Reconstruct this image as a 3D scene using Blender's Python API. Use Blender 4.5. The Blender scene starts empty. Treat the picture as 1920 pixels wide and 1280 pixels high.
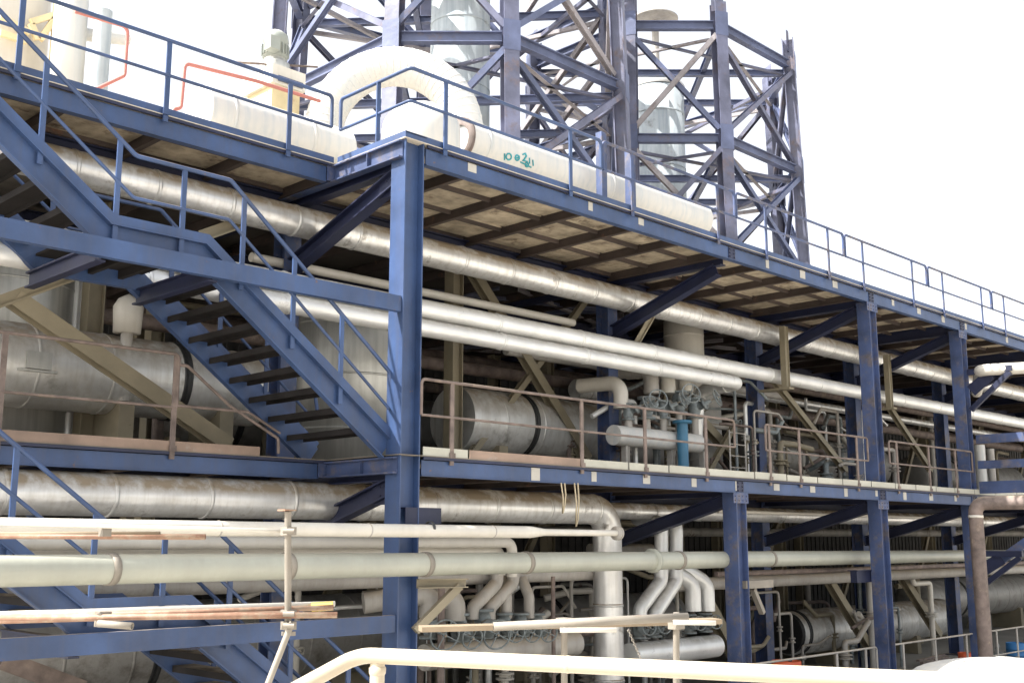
import bpy, math, random
from mathutils import Vector as V, Matrix, noise as mnoise
random.seed(7)
C = bpy.context.scene.collection
S = bpy.context.scene
R = math.radians

# ------------------------------------------------------------------ camera
FPX, CX, CY = 2087.0, 960.0, 640.0
PITCH = math.atan(373 / FPX); YAW = R(44.87)
FW = V((math.cos(YAW) * math.cos(PITCH), math.sin(YAW) * math.cos(PITCH), math.sin(PITCH)))
RT = V((math.sin(YAW), -math.cos(YAW), 0)); UP = RT.cross(FW)
cam = bpy.data.cameras.new('camera'); camo = bpy.data.objects.new('camera', cam); C.objects.link(camo)
cam.sensor_width = 36; cam.lens = FPX * 36 / 1920; cam.clip_start = .05; cam.clip_end = 3000
camo.matrix_world = Matrix((RT, UP, -FW)).transposed().to_4x4()
S.camera = camo

# ------------------------------------------------------------------ light
SUN = V((-0.78, 0.33, 1.0)).normalized()      # high, from the left and slightly behind the plant
EL = math.asin(SUN.z); AZ = math.atan2(SUN.x, SUN.y)
w = bpy.data.worlds.new('World'); S.world = w; w.use_nodes = True
nt = w.node_tree; bg = nt.nodes['Background']
sky = nt.nodes.new('ShaderNodeTexSky'); sky.sky_type = 'NISHITA'; sky.sun_disc = False
sky.sun_elevation = EL; sky.sun_rotation = AZ; sky.dust_density = 4.0; sky.air_density = 1.0; sky.ozone_density = 1.0
hs = nt.nodes.new('ShaderNodeHueSaturation'); hs.inputs['Saturation'].default_value = .22; hs.inputs['Value'].default_value = 1.42   # pale hazy sky
nt.links.new(sky.outputs[0], hs.inputs['Color']); nt.links.new(hs.outputs[0], bg.inputs[0]); bg.inputs[1].default_value = 0.11
sl = bpy.data.lights.new('sun', 'SUN'); sl.energy = 4.6; sl.angle = R(.5); sl.color = (1, .965, .91)
so = bpy.data.objects.new('sun', sl); C.objects.link(so)
so.rotation_euler = (-SUN).to_track_quat('-Z', 'Y').to_euler(); so.location = (0, 0, 40)
S.view_settings.view_transform = 'Standard'; S.view_settings.look = 'None'
S.view_settings.gamma = 1; S.view_settings.exposure = 1.42
S.cycles.max_bounces = 8; S.cycles.diffuse_bounces = 5

# ------------------------------------------------------------------ photo pixel -> point of a known plane
def ray(px, py): return FW + RT * ((px - CX) / FPX) + UP * ((CY - py) / FPX)
def at(px, py, Y): r = ray(px, py); return r * (Y / r.y)
def atx(px, py, X): r = ray(px, py); return r * (X / r.x)
def atz(px, py, Z): r = ray(px, py); return r * (Z / r.z)
def atd(px, py, d): return ray(px, py) * d

# ------------------------------------------------------------------ materials
def mat(name, col, rough=.5, metal=0., var=.25, vscale=1.2, rust=None, rust_t=.62, rust_soft=.08, rscale=2.2,
        dust=None, dust_lo=.2, dust_hi=.8, dust_amt=.8, bump=.15, streak=None, streak_amt=.35, spec=.5):
    m = bpy.data.materials.new(name); m.use_nodes = True
    t = m.node_tree; L = t.links.new; N = t.nodes.new
    b = t.nodes['Principled BSDF']; b.inputs['Roughness'].default_value = rough; b.inputs['Metallic'].default_value = metal
    b.inputs['Specular IOR Level'].default_value = spec
    tc = N('ShaderNodeTexCoord')
    def noise(scale, detail=6, vec=None, rough_=.6):
        n = N('ShaderNodeTexNoise'); n.inputs['Scale'].default_value = scale; n.inputs['Detail'].default_value = detail
        n.inputs['Roughness'].default_value = rough_
        L(vec if vec else tc.outputs['Object'], n.inputs['Vector']); return n.outputs['Fac']
    def ramp(fac, lo, hi):
        r = N('ShaderNodeMapRange'); r.inputs['From Min'].default_value = lo; r.inputs['From Max'].default_value = hi
        r.clamp = True; L(fac, r.inputs['Value']); return r.outputs[0]
    def mix(fac, a, bb):
        x = N('ShaderNodeMix'); x.data_type = 'RGBA'
        if isinstance(fac, float): x.inputs[0].default_value = fac
        else: L(fac, x.inputs[0])
        for i, q in ((6, a), (7, bb)):
            if isinstance(q, tuple): x.inputs[i].default_value = (*q, 1)
            else: L(q, x.inputs[i])
        return x.outputs[2]
    def mul(a, k):
        x = N('ShaderNodeMath'); x.operation = 'MULTIPLY'; L(a, x.inputs[0])
        if isinstance(k, float): x.inputs[1].default_value = k
        else: L(k, x.inputs[1])
        return x.outputs[0]
    lo = tuple(max(0, c * (1 - var)) for c in col); hi = tuple(min(1, c * (1 + var)) for c in col)
    c = mix(ramp(noise(vscale), .3, .7), lo, hi)
    if streak:
        mp = N('ShaderNodeMapping'); mp.inputs['Scale'].default_value = (6, 6, .35); L(tc.outputs['Object'], mp.inputs['Vector'])
        c = mix(mul(ramp(noise(1.6, 5, mp.outputs[0]), .45, .7), streak_amt), c, streak)
    if rust:
        rf = ramp(noise(rscale, 10, None, .72), rust_t, rust_t + rust_soft)
        rc = mix(ramp(noise(9.), .35, .65), tuple(x * .55 for x in rust), rust)
        c = mix(rf, c, rc)
    if dust:
        g = N('ShaderNodeNewGeometry'); sx = N('ShaderNodeSeparateXYZ'); L(g.outputs['Normal'], sx.inputs[0])
        df = mul(ramp(sx.outputs['Z'], dust_lo, dust_hi), dust_amt)
        df = mul(df, ramp(noise(3.5), .25, .55))
        c = mix(df, c, dust)
        rr = N('ShaderNodeMapRange'); L(df, rr.inputs['Value']); rr.inputs['To Min'].default_value = rough; rr.inputs['To Max'].default_value = .9
        L(rr.outputs[0], b.inputs['Roughness'])
        if metal > 0:
            mm = N('ShaderNodeMapRange'); L(df, mm.inputs['Value']); mm.inputs['To Min'].default_value = metal; mm.inputs['To Max'].default_value = 0
            L(mm.outputs[0], b.inputs['Metallic'])
    L(c, b.inputs['Base Color'])
    if bump:
        bp = N('ShaderNodeBump'); bp.inputs['Strength'].default_value = bump; bp.inputs['Distance'].default_value = .02
        bm_ = N('ShaderNodeMath'); bm_.operation = 'MULTIPLY_ADD'; L(noise(1.7, 2), bm_.inputs[0]); bm_.inputs[1].default_value = 2.2; L(noise(7., 5), bm_.inputs[2]); L(bm_.outputs[0], bp.inputs['Height']); L(bp.outputs[0], b.inputs['Normal'])
    return m

SAND = (.40, .32, .22)
M = dict(
 blue=mat('blue_paint', (.032, .062, .148), .46, var=.35, rust=(.115, .07, .058), rust_t=.645, rust_soft=.05, rscale=4.5, streak=(.055, .065, .105), streak_amt=.4, dust=SAND, dust_lo=.5, dust_hi=1, dust_amt=.55),
 bluew=mat('weathered_blue_paint', (.040, .062, .142), .55, var=.5, rust=(.125, .112, .125), rust_t=.50, rust_soft=.12, rscale=2.5, dust=SAND, dust_lo=.5, dust_hi=1, dust_amt=.6),
 navy=mat('navy_paint', (.010, .014, .042), .5, var=.3, rust=(.06, .04, .04), rust_t=.68, dust=SAND, dust_lo=.5, dust_hi=1, dust_amt=.6),
 tower=mat('faded_blue_steel', (.105, .112, .17), .5, var=.45, rust=(.17, .125, .12), rust_t=.54, rust_soft=.16, rscale=1.7, bump=.3),
 alu=mat('aluminium_cladding', (.68, .68, .67), .34, .6, var=.2, rust=(.36, .34, .31), rust_t=.6, rust_soft=.1, rscale=2.4, streak=(.36, .33, .28), streak_amt=.4, dust=(.25, .20, .14), dust_lo=-.05, dust_hi=.4, dust_amt=1.0, bump=.35),
 alub=mat('bright_cladding', (.78, .78, .76), .40, .4, var=.12, rust=(.5, .48, .44), rust_t=.62, rust_soft=.1, rscale=3, dust=(.38, .36, .32), dust_lo=.35, dust_hi=.8, dust_amt=.95, bump=.4),
 towerb=mat('blue_grey_beam_paint', (.088, .106, .185), .5, var=.35, rust=(.15, .12, .12), rust_t=.58, rust_soft=.14, rscale=2, bump=.3),
 towerl=mat('sunlit_brace_paint', (.26, .24, .25), .6, var=.35, rust=(.20, .14, .12), rust_t=.54, rust_soft=.15, rscale=2.5, bump=.3),  # pale tone paints sunlight onto randomly picked tower members
 vess=mat('vessel_cladding', (.62, .62, .60), .42, .45, var=.25, vscale=1.1, rust=(.30, .28, .24), rust_t=.57, rust_soft=.15, rscale=1.5, dust=(.26, .21, .15), dust_lo=.05, dust_hi=.7, dust_amt=.9, streak=(.33, .29, .23), bump=.3),
 tank=mat('galvanised_tank', (.50, .50, .47), .40, .55, var=.15, streak=(.30, .30, .28), streak_amt=.6, bump=.2),
 white=mat('white_lagging', (.56, .55, .52), .55, 0, var=.06, dust=(.62, .54, .42), dust_lo=.6, dust_hi=1, dust_amt=.25, streak=(.40, .45, .48), streak_amt=.55, bump=.3),
 stack=mat('streaked_stack', (.40, .44, .46), .75, 0, var=.15, streak=(.24, .29, .33), streak_amt=.7, bump=.2, spec=.2, rust=(.34, .36, .36), rust_t=.58, rust_soft=.1, rscale=1.6),
 cream=mat('cream_paint', (.55, .52, .46), .4, 0, var=.12, streak=(.40, .36, .29), streak_amt=.25, rust=(.30, .20, .12), rust_t=.72, dust=SAND, dust_lo=.7, dust_hi=1, dust_amt=.2),
 rail=mat('cream_handrail_paint', (.42, .36, .265), .35, 0, var=.04, rust=(.35, .22, .12), rust_t=.78, bump=.05),
 grey=mat('grey_pipe_paint', (.34, .345, .29), .38, 0, var=.14, streak=(.26, .25, .20), streak_amt=.22, rust=(.30, .24, .17), rust_t=.70, dust=(.5, .44, .33), dust_lo=.6, dust_hi=1, dust_amt=.4),
 dustp=mat('dusty_pipe', (.36, .34, .31), .6, .1, var=.25, streak=(.2, .17, .13), dust=SAND, dust_lo=.2, dust_hi=.8, dust_amt=.7),
 tan=mat('tan_steel', (.22, .19, .13), .65, 0, var=.25, rust=(.17, .09, .05), rust_t=.64, dust=SAND, dust_lo=.4, dust_hi=1),
 rust=mat('rusty_steel', (.15, .115, .10), .75, 0, var=.45, rust=(.26, .20, .16), rust_t=.55, vscale=4, dust=SAND, dust_lo=.6, dust_hi=1, dust_amt=.5),
 rustl=mat('rust_orange_tube', (.25, .14, .09), .6, 0, var=.35, rust=(.36, .27, .19), rust_t=.50, vscale=5, rscale=5),
 scaf=mat('galvanised_scaffold', (.23, .205, .17), .6, .2, var=.3, rust=(.30, .20, .13), rust_t=.62, rscale=6),
 wood=mat('weathered_plank', (.19, .145, .095), .8, 0, var=.3, rust=(.26, .12, .05), rust_t=.62, rscale=4),
 grate=mat('dark_tread_grating', (.022, .020, .020), .9, 0, var=.4, spec=.1, dust=SAND, dust_lo=.5, dust_hi=1, dust_amt=.5),
 panel=mat('tan_deck_underside', (.37, .31, .225), .85, 0, var=.5, vscale=2.6, rust=(.13, .085, .055), rust_t=.54, rust_soft=.12, rscale=2.1),
 joist=mat('brown_joist_steel', (.055, .040, .034), .75, 0, var=.4, rust=(.20, .10, .06), rust_t=.6),
 shade=mat('shadow_sheet', (.075, .065, .055), .9, 0, var=.4),  # near-black colour standing in for shade under the decks
 deepm=mat('shade_dark_pipe', (.21, .20, .18), .65, .1, var=.4, rust=(.10, .07, .05), rust_t=.55),  # deep pipes: interior shade is put into this darker colour
 vessd=mat('shade_dark_vessel', (.32, .31, .29), .5, .3, var=.3, rust=(.13, .11, .09), rust_t=.5, rust_soft=.2, rscale=1.2),  # darker copy of the vessel cladding, paints the shade deep inside
 deckd=mat('shade_dark_deck_plate', (.17, .145, .115), .85, 0, var=.35),  # darkened deck colour for the shaded middle storey
 deck=mat('dusty_deck_plate', (.50, .45, .37), .8, 0, var=.2),
 kick=mat('pale_kick_plate', (.40, .39, .33), .6, 0, var=.15, rust=(.35, .24, .16), rust_t=.66),
 kickr=mat('brown_kick_plate', (.24, .17, .13), .7, 0, var=.3, rust=(.36, .31, .27), rust_t=.6),
 patch=mat('pale_patch', (.40, .38, .34), .7, 0, var=.2, rust=(.30, .17, .12), rust_t=.64, rscale=7),
 dark=mat('dark_iron', (.035, .036, .036), .5, .3, var=.4),
 valve=mat('blue_grey_valve', (.17, .195, .20), .5, .1, var=.4, vscale=8, rust=(.16, .12, .10), rust_t=.62, rscale=8, dust=SAND, dust_lo=.4, dust_hi=1, dust_amt=.6),
 cyan=mat('sky_blue_pipe', (.04, .16, .27), .4, 0, var=.15, dust=SAND, dust_lo=.6, dust_hi=1, dust_amt=.4),
 red=mat('red_pipe', (.46, .17, .14), .5, 0, var=.12),
 orange=mat('orange_drum', (.62, .11, .04), .5, 0, var=.2),
 yellow=mat('faded_yellow', (.60, .50, .30), .6, 0, var=.2, rust=(.5, .3, .18), rust_t=.6),
 yell2=mat('yellow_tape', (.70, .50, .06), .5, 0, var=.1),
 green=mat('green_motor', (.26, .28, .255), .5, 0, var=.2, dust=(.6, .58, .5), dust_lo=.4, dust_hi=1, dust_amt=.7),
 teal=mat('turquoise_spray', (.03, .26, .30), .6, 0, var=.3),
 back=mat('added_dark_wall', (.050, .049, .048), .8, 0, var=.4),  # wall added for background darkness, colour kept dark for the same effect
 conc=mat('darkened_concrete', (.26, .245, .215), .9, 0, var=.2, vscale=.5, bump=.4),  # concrete tone lowered to deepen the shade inside the plant
 rope=mat('rope', (.45, .38, .26), .9, 0, var=.2),
 blueb=mat('blue_tarp', (.04, .18, .42), .6, 0, var=.2),
)
# tan sand ground
M['sand'] = mat('sandy_ground', (.46, .43, .38), .95, 0, var=.22, vscale=.25, rust=(.34, .29, .22), rust_t=.58, rust_soft=.2, rscale=.6, bump=.5)

# ------------------------------------------------------------------ mesh builder
class MB:
    def __init__(s): s.v = []; s.f = []; s.sm = []
    def add(s, vs, fs, smooth=False):
        o = len(s.v); s.v += [V(p) for p in vs]; s.f += [tuple(i + o for i in f) for f in fs]; s.sm += [smooth] * len(fs)
        return s
    def box(s, c, d, ax=None):
        c = V(c); X, Y, Z = ax or (V((1, 0, 0)), V((0, 1, 0)), V((0, 0, 1)))
        vs = [c + X * (d[0] / 2 * i) + Y * (d[1] / 2 * j) + Z * (d[2] / 2 * k) for i in (-1, 1) for j in (-1, 1) for k in (-1, 1)]
        return s.add(vs, [(0, 1, 3, 2), (4, 6, 7, 5), (0, 4, 5, 1), (2, 3, 7, 6), (0, 2, 6, 4), (1, 5, 7, 3)])
    def lohi(s, a, b): a = V(a); b = V(b); return s.box((a + b) / 2, tuple(b - a))
    def bar(s, p0, p1, wd, h, up=(0, 0, 1)):
        p0 = V(p0); p1 = V(p1); d = (p1 - p0); L = d.length; d.normalize(); sd = d.cross(V(up)).normalized(); u = sd.cross(d)
        return s.box((p0 + p1) / 2, (L, wd, h), (d, sd, u))
    def prof(s, p0, p1, prof, up=(0, 0, 1)):
        p0 = V(p0); p1 = V(p1); d = (p1 - p0).normalized(); sd = d.cross(V(up)).normalized(); u = sd.cross(d); n = len(prof)
        vs = [p + sd * a + u * b for p in (p0, p1) for a, b in prof]
        fs = [(i, (i + 1) % n, n + (i + 1) % n, n + i) for i in range(n)] + [tuple(range(n))[::-1], tuple(range(n, 2 * n))]
        return s.add(vs, fs)
    def ibeam(s, p0, p1, wd, h, up=(0, 0, 1), tf=.022, tw=.016):
        a, b = wd / 2, h / 2; t = tw / 2
        return s.prof(p0, p1, [(-a, -b), (a, -b), (a, -b + tf), (t, -b + tf), (t, b - tf), (a, b - tf), (a, b), (-a, b), (-a, b - tf), (-t, b - tf), (-t, -b + tf), (-a, -b + tf)], up)
    def sweep_xz(s, pts, prof):
        """profile (out toward the yard, up) mitred along a path lying in one XZ plane"""
        pts = [V(p) for p in pts]; n = len(prof); m = len(pts); vs = []
        ds = [(b - a).normalized() for a, b in zip(pts, pts[1:])]; ns = [V((-d.z, 0, d.x)) for d in ds]
        for i, p in enumerate(pts):
            if i == 0: nn, k = ns[0], 1
            elif i == m - 1: nn, k = ns[-1], 1
            else: nn = (ns[i - 1] + ns[i]).normalized(); k = 1 / nn.dot(ns[i])
            vs += [p + V((0, -a, 0)) + nn * (b * k) for a, b in prof]
        fs = [(i * n + j, i * n + (j + 1) % n, (i + 1) * n + (j + 1) % n, (i + 1) * n + j) for i in range(m - 1) for j in range(n)]
        return s.add(vs, fs + [tuple(range(n))[::-1], tuple(range((m - 1) * n, m * n))])
    def chan(s, p0, p1, wd, h, up=(0, 0, 1), t=.014, flip=1):
        a, b = wd, h / 2; q = [(0, -b), (a, -b), (a, -b + t), (t, -b + t), (t, b - t), (a, b - t), (a, b), (0, b)]
        if flip < 0: q = [(-x, y) for x, y in q][::-1]
        return s.prof(p0, p1, q, up)
    def angle(s, p0, p1, wd, h, up=(0, 0, 1), t=.012):
        return s.prof(p0, p1, [(0, 0), (wd, 0), (wd, t), (t, t), (t, h), (0, h)], up)
    def tube(s, pts, r, seg=14, caps=True, bend=None):
        pts = [V(p) for p in pts]
        if bend: pts = fillet(pts, bend)
        n = len(pts); tang = []
        for i in range(n):
            if i == 0: t = pts[1] - pts[0]
            elif i == n - 1: t = pts[-1] - pts[-2]
            else: t = (pts[i + 1] - pts[i]).normalized() + (pts[i] - pts[i - 1]).normalized()
            tang.append(t.normalized())
        u = tang[0].orthogonal().normalized(); vs = []
        rr = r if isinstance(r, (list, tuple)) else [r] * n
        for i in range(n):
            u = (u - tang[i] * u.dot(tang[i])).normalized(); q = tang[i].cross(u)
            k = 1.0
            if 0 < i < n - 1:
                cs = (pts[i + 1] - pts[i]).normalized().dot((pts[i] - pts[i - 1]).normalized()); k = 1 / max(.5, math.sqrt((1 + cs) / 2))
            for j in range(seg):
                a = 2 * math.pi * j / seg; vs.append(pts[i] + (u * math.cos(a) + q * math.sin(a)) * rr[i] * (k if cs_ok(i, n) else 1))
        fs = [(i * seg + j, i * seg + (j + 1) % seg, (i + 1) * seg + (j + 1) % seg, (i + 1) * seg + j) for i in range(n - 1) for j in range(seg)]
        s.add(vs, fs, True)
        if caps:
            s.add(vs[:seg], [tuple(range(seg))[::-1]]); s.add(vs[-seg:], [tuple(range(seg))])
        return s
    def cyl(s, p0, p1, r, seg=16): return s.tube([p0, p1], r, seg)
    def lathe(s, o, d, prof, seg=28, smooth=True):
        o = V(o); d = V(d).normalized(); u = d.orthogonal().normalized(); q = d.cross(u); vs = []
        for h, r in prof:
            for j in range(seg):
                a = 2 * math.pi * j / seg; vs.append(o + d * h + (u * math.cos(a) + q * math.sin(a)) * max(r, 1e-4))
        n = len(prof)
        return s.add(vs, [(i * seg + j, i * seg + (j + 1) % seg, (i + 1) * seg + (j + 1) % seg, (i + 1) * seg + j) for i in range(n - 1) for j in range(seg)], smooth)
    def ring(s, c, ax, Rr, r, seg=20, s2=6):
        c = V(c); ax = V(ax).normalized(); u = ax.orthogonal().normalized(); q = ax.cross(u); vs = []
        for i in range(seg):
            a = 2 * math.pi * i / seg; e = u * math.cos(a) + q * math.sin(a)
            for j in range(s2):
                b = 2 * math.pi * j / s2; vs.append(c + e * (Rr + r * math.cos(b)) + ax * (r * math.sin(b)))
        return s.add(vs, [(i * s2 + j, ((i + 1) % seg) * s2 + j, ((i + 1) % seg) * s2 + (j + 1) % s2, i * s2 + (j + 1) % s2) for i in range(seg) for j in range(s2)], True)
def cs_ok(i, n): return 0 < i < n - 1
def fillet(pts, r, n=7):
    out = [pts[0]]
    for i in range(1, len(pts) - 1):
        a, b, c = pts[i - 1], pts[i], pts[i + 1]; d1 = (a - b).normalized(); d2 = (c - b).normalized()
        ang = d1.angle(d2)
        if ang > 3.1: out.append(b); continue
        t = min(r / math.tan(ang / 2), (a - b).length * .49, (c - b).length * .49); rad = t * math.tan(ang / 2)
        bis = (d1 + d2).normalized(); ctr = b + bis * (rad / math.sin(ang / 2)); e1 = (b + d1 * t) - ctr; e2 = (b + d2 * t) - ctr
        tot = e1.angle(e2)
        for k in range(n + 1):
            f = k / n; out.append(ctr + (e1 * math.sin((1 - f) * tot) + e2 * math.sin(f * tot)) / math.sin(tot))
    out.append(pts[-1]); return out

def link(name, mb, m, root=None, parent=None, loc=None):
    """one mesh object; geometry is given in world metres"""
    o0 = root.location.copy() if root is not None else V(loc if loc is not None else (0, 0, 0))
    me = bpy.data.meshes.new(name); me.from_pydata([tuple(p - o0) for p in mb.v], [], mb.f); me.update()
    me.polygons.foreach_set('use_smooth', mb.sm)
    import bmesh as _b
    bm = _b.new(); bm.from_mesh(me); _b.ops.recalc_face_normals(bm, faces=bm.faces); bm.to_mesh(me); bm.free()
    me.materials.append(M[m]); o = bpy.data.objects.new(name, me); C.objects.link(o)
    if parent is not None: o.parent = parent
    elif root is not None: o.parent = root
    else: o.location = o0
    return o
def tag(o, label, cat, group=None):
    o['label'] = label; o['category'] = cat
    if group: o['group'] = group
    return o
def thing(name, label, cat, loc, group=None):
    o = bpy.data.objects.new(name, None); C.objects.link(o); o.location = V(loc); o.empty_display_size = .2
    return tag(o, label, cat, group)
def solo(name, mb, m, label, cat, loc, group=None):
    return tag(link(name, mb, m, loc=loc), label, cat, group)
def struct(name, mb, m, kind='structure'):
    o = link(name, mb, m); o['kind'] = kind; return o
def copy_tree(o, parent=None, d=V((0, 0, 0))):
    c = o.copy(); C.objects.link(c)
    if parent is not None: c.parent = parent
    else: c.location = o.location + d
    for ch in list(o.children): copy_tree(ch, c)
    return c

# ------------------------------------------------------------------ key dimensions (metres, camera eye at the origin)
Y0, YR, Y1, Y2 = 11.5, 13.12, 14.5, 18.2          # front line, recessed front, second and third column rows
XA, XB, XC, XD, XE = 9.62, 17.45, 22.95, 27.75, 33.2
GZ = -3.35                                         # ground
D1B, D1T = .87, 1.10                               # mid platform edge beam
D2B, D2T = 5.24, 5.50                              # upper platform edge beam
XEND = 72.

# ------------------------------------------------------------------ setting
mb = MB(); n = 60
mb.add([(-900, -900, GZ), (900, -900, GZ), (900, 900, GZ), (-900, 900, GZ)], [(0, 1, 2, 3)])
struct('ground', mb, 'sand')
mb = MB(); mb.lohi((2, 10.7, GZ - .2), (XEND, 26.5, GZ + .06)); struct('concrete_slab', mb, 'conc')

# ------------------------------------------------------------------ platforms
def joist_xs(): return [at(x, 285 + .328 * (x - 790), Y0).x for x in (885, 1003, 1107, 1200, 1288)]
jx = joist_xs(); step = (jx[-1] - jx[0]) / 4
JX = [jx[0] + step * i for i in range(-6, 44)]
def platform(name, label, zb, zt, kick_m, kick_h, back):
    t = thing(name, label, 'platform', (XA, Y0, zb))
    zt2 = zt - .03; mb = MB(); mb.chan((XA + .2, Y0, (zb + zt2) / 2), (XEND, Y0, (zb + zt2) / 2), .09, zt2 - zb, flip=-1); mb.lohi((XA + .2, Y0 - .02, zb - .012), (XEND, Y0 + .1, zb - .001))
    e = link('edge_beam', mb, 'blue', t)
    # pale welded patches where the joists meet the edge beam
    for i, x in enumerate(JX):
        if x < XA + .5 or x > 42: continue
        if random.random() < .1: continue
        mb = MB(); hh = random.uniform(.12, .2); ww = random.uniform(.10, .21)
        mb.lohi((x - ww / 2, Y0 - .006, zt2 - hh), (x + ww / 2, Y0 - .0015, zt2 - .004)); link('cover_plate', mb, 'patch', t, e)
    mb = MB(); mb.chan((2, YR, (zb + zt2) / 2), (XA - .35, YR, (zb + zt2) / 2), .09, zt2 - zb, flip=-1); mb.lohi((2, YR - .02, zb - .012), (XA - .35, YR + .1, zb - .001)); link('edge_beam', mb, 'blue', t)
    mb = MB(); mb.ibeam((XA - .2, Y0 + .02, (zb + zt) / 2), (XA - .2, Y1 + .0, (zb + zt) / 2), .15, zt - zb - .01)
    mb.box((XA - .2, Y0 + .75, (zb + zt) / 2), (.14, .012, zt - zb - .06)); mb.box((XA - .28, YR - .02, (zb + zt) / 2), (.14, .012, zt - zb - .02))
    link('end_beam', mb, 'bluew', t)
    for x in (XB, XC, XD, XE, XE + 5.2):
        mb = MB(); mb.lohi((x - .11, Y0 - .012, zb + .005), (x + .11, Y0 - .001, zt2 - .005))
        for dx in (-.07, .07):
            for dzz in (-.07, 0, .07): mb.lathe((x + dx, Y0 - .012, (zb + zt2) / 2 + dzz), (0, -1, 0), [(0, .016), (.016, .016), (.016, .001)], 6, False)
        link('splice_plate', mb, 'navy', t, e)
    # deck sheets
    mb = MB(); mb.lohi((XA - .225, Y0 - .052, zt + .018), (XEND, back, zt + .03)); mb.lohi((2, YR - .052, zt + .018), (XA - .23, back, zt + .03))
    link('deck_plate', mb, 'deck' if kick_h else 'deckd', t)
    mb = MB(); mb.lohi((XA + .2, Y0 - .046, zt - .022), (XEND, Y0 - .0155, zt + .0175)); link('shadow_strip', mb, 'navy', t)  # dark strip drawing the shadow line below the deck lip
    mb = MB(); mb.lohi((2, YR - .046, zt - .022), (XA - .25, YR - .0155, zt + .0175)); link('shadow_strip', mb, 'navy', t)  # same painted shadow line along the recessed edge
    mb = MB()
    for i, x in enumerate(JX):
        for j, (ya, yb) in enumerate(((Y0 + .15, Y0 + 1.0), (Y0 + 1.06, Y0 + 1.95), (Y0 + 2.02, Y0 + 2.9))):
            if x < XA - .5 and j < 2: continue
            mb.lohi((x + .05, ya, zt - .055 - random.uniform(0, .02)), (x + step - .05, yb, zt - .03))
    link('underside_panel', mb, 'panel', t)
    mb = MB(); mb.lohi((2.1, Y0 + 3.05, zt - .03), (XEND, back - .1, zt - .015)); link('shadow_underside', mb, 'shade', t)  # dark sheet painting the shade beyond the front underside panels
    for x in JX:
        ya = Y0 + .13 if x > XA - .2 else YR + .13
        mb = MB(); mb.ibeam((x, ya, zt - .12), (x, back, zt - .12), .085, .19); link('joist', mb, 'joist', t)
    for yy in (Y0 + 1.03, Y0 + 1.98, Y0 + 2.96, Y0 + 4.35):
        mb = MB()
        xa = XA if yy < YR else 2
        for k, x in enumerate(JX):
            if x < xa: continue
            off = .16 * (k % 2) - .08
            mb.bar((x + .05, yy + off, zt - .085), (x + step - .05, yy + off, zt - .085), .05, .10)
        link('stringer_angle', mb, 'joist', t)
    # deep main girders along and across
    for x in (XA, XB, XC, XD, XE, XE + 5.2, XE + 10.4, XE + 15.6):
        mb = MB(); mb.ibeam((x, Y0 + .2, zb + .06), (x, back, zb + .06), .18, .28); link('main_girder', mb, 'navy', t)
    mb = MB(); mb.ibeam((2, Y1, zb - .02), (XEND, Y1, zb - .02), .18, .3); link('main_girder', mb, 'navy', t)
    mb = MB(); mb.ibeam((2, Y2, zb - .02), (XEND, Y2, zb - .02), .18, .3); link('main_girder', mb, 'navy', t)
    # toe boards
    if kick_h:
        mb = MB(); mb.lohi((XA - .2, Y0 - .045, zt + .031), (XEND, Y0 - .034, zt + kick_h)); mb.lohi((XA - .211, Y0 - .045, zt + .031), (XA - .201, YR - .08, zt + kick_h))
        link('toe_board', mb, kick_m, t)
        mb = MB(); mb.lohi((2, YR - .045, zt + .031), (XA - .25, YR - .034, zt + kick_h)); link('toe_board', mb, kick_m if kick_m == 'blue' else 'kickr', t)
    return t
up_pl = platform('upper_platform', 'top deck of the steel frame with blue edge beam and tan plates underneath', D2B, D2T, 'blue', .125, 25.5)
mid_pl = platform('middle_platform', 'middle deck of the steel frame with pale kick plates along its blue edge beam', D1B, D1T, None, 0, 25.5)
# separate kick plates of the middle platform, brown near the tall column and pale further on
bx = at(1085, 870, Y0).x
for a, b, m_ in [(XA + .2, XA + 1.02, 'kick')] + [(XA + 1.06, bx, 'kickr')]:
    mb = MB(); mb.lohi((a, Y0 - .036, D1T + .012), (b, Y0 - .024, D1T + .15)); link('kick_plate', mb, m_, mid_pl)
x = bx + .04
while x < 50:
    L_ = random.uniform(1.0, 1.5); mb = MB(); z0 = D1T + random.uniform(.01, .03)
    mb.box((x + L_ / 2, Y0 - .03, z0 + .065), (L_ - .04, .012, .13)); link('kick_plate', mb, 'kick', mid_pl); x += L_
mb = MB(); mb.lohi((2, YR - .036, D1T + .012), (8.3, YR - .024, D1T + .15)); link('kick_plate', mb, 'kickr', mid_pl)

# ------------------------------------------------------------------ rear wall added to keep the plant's interior dark
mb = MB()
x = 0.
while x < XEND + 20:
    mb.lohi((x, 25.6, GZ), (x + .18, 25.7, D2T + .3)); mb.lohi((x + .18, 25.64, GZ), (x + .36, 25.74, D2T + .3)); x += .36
solo('added_rear_wall', mb, 'back', 'added dark wall shutting out sky light behind the plant', 'wall', (0, 25.6, GZ))

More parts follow.
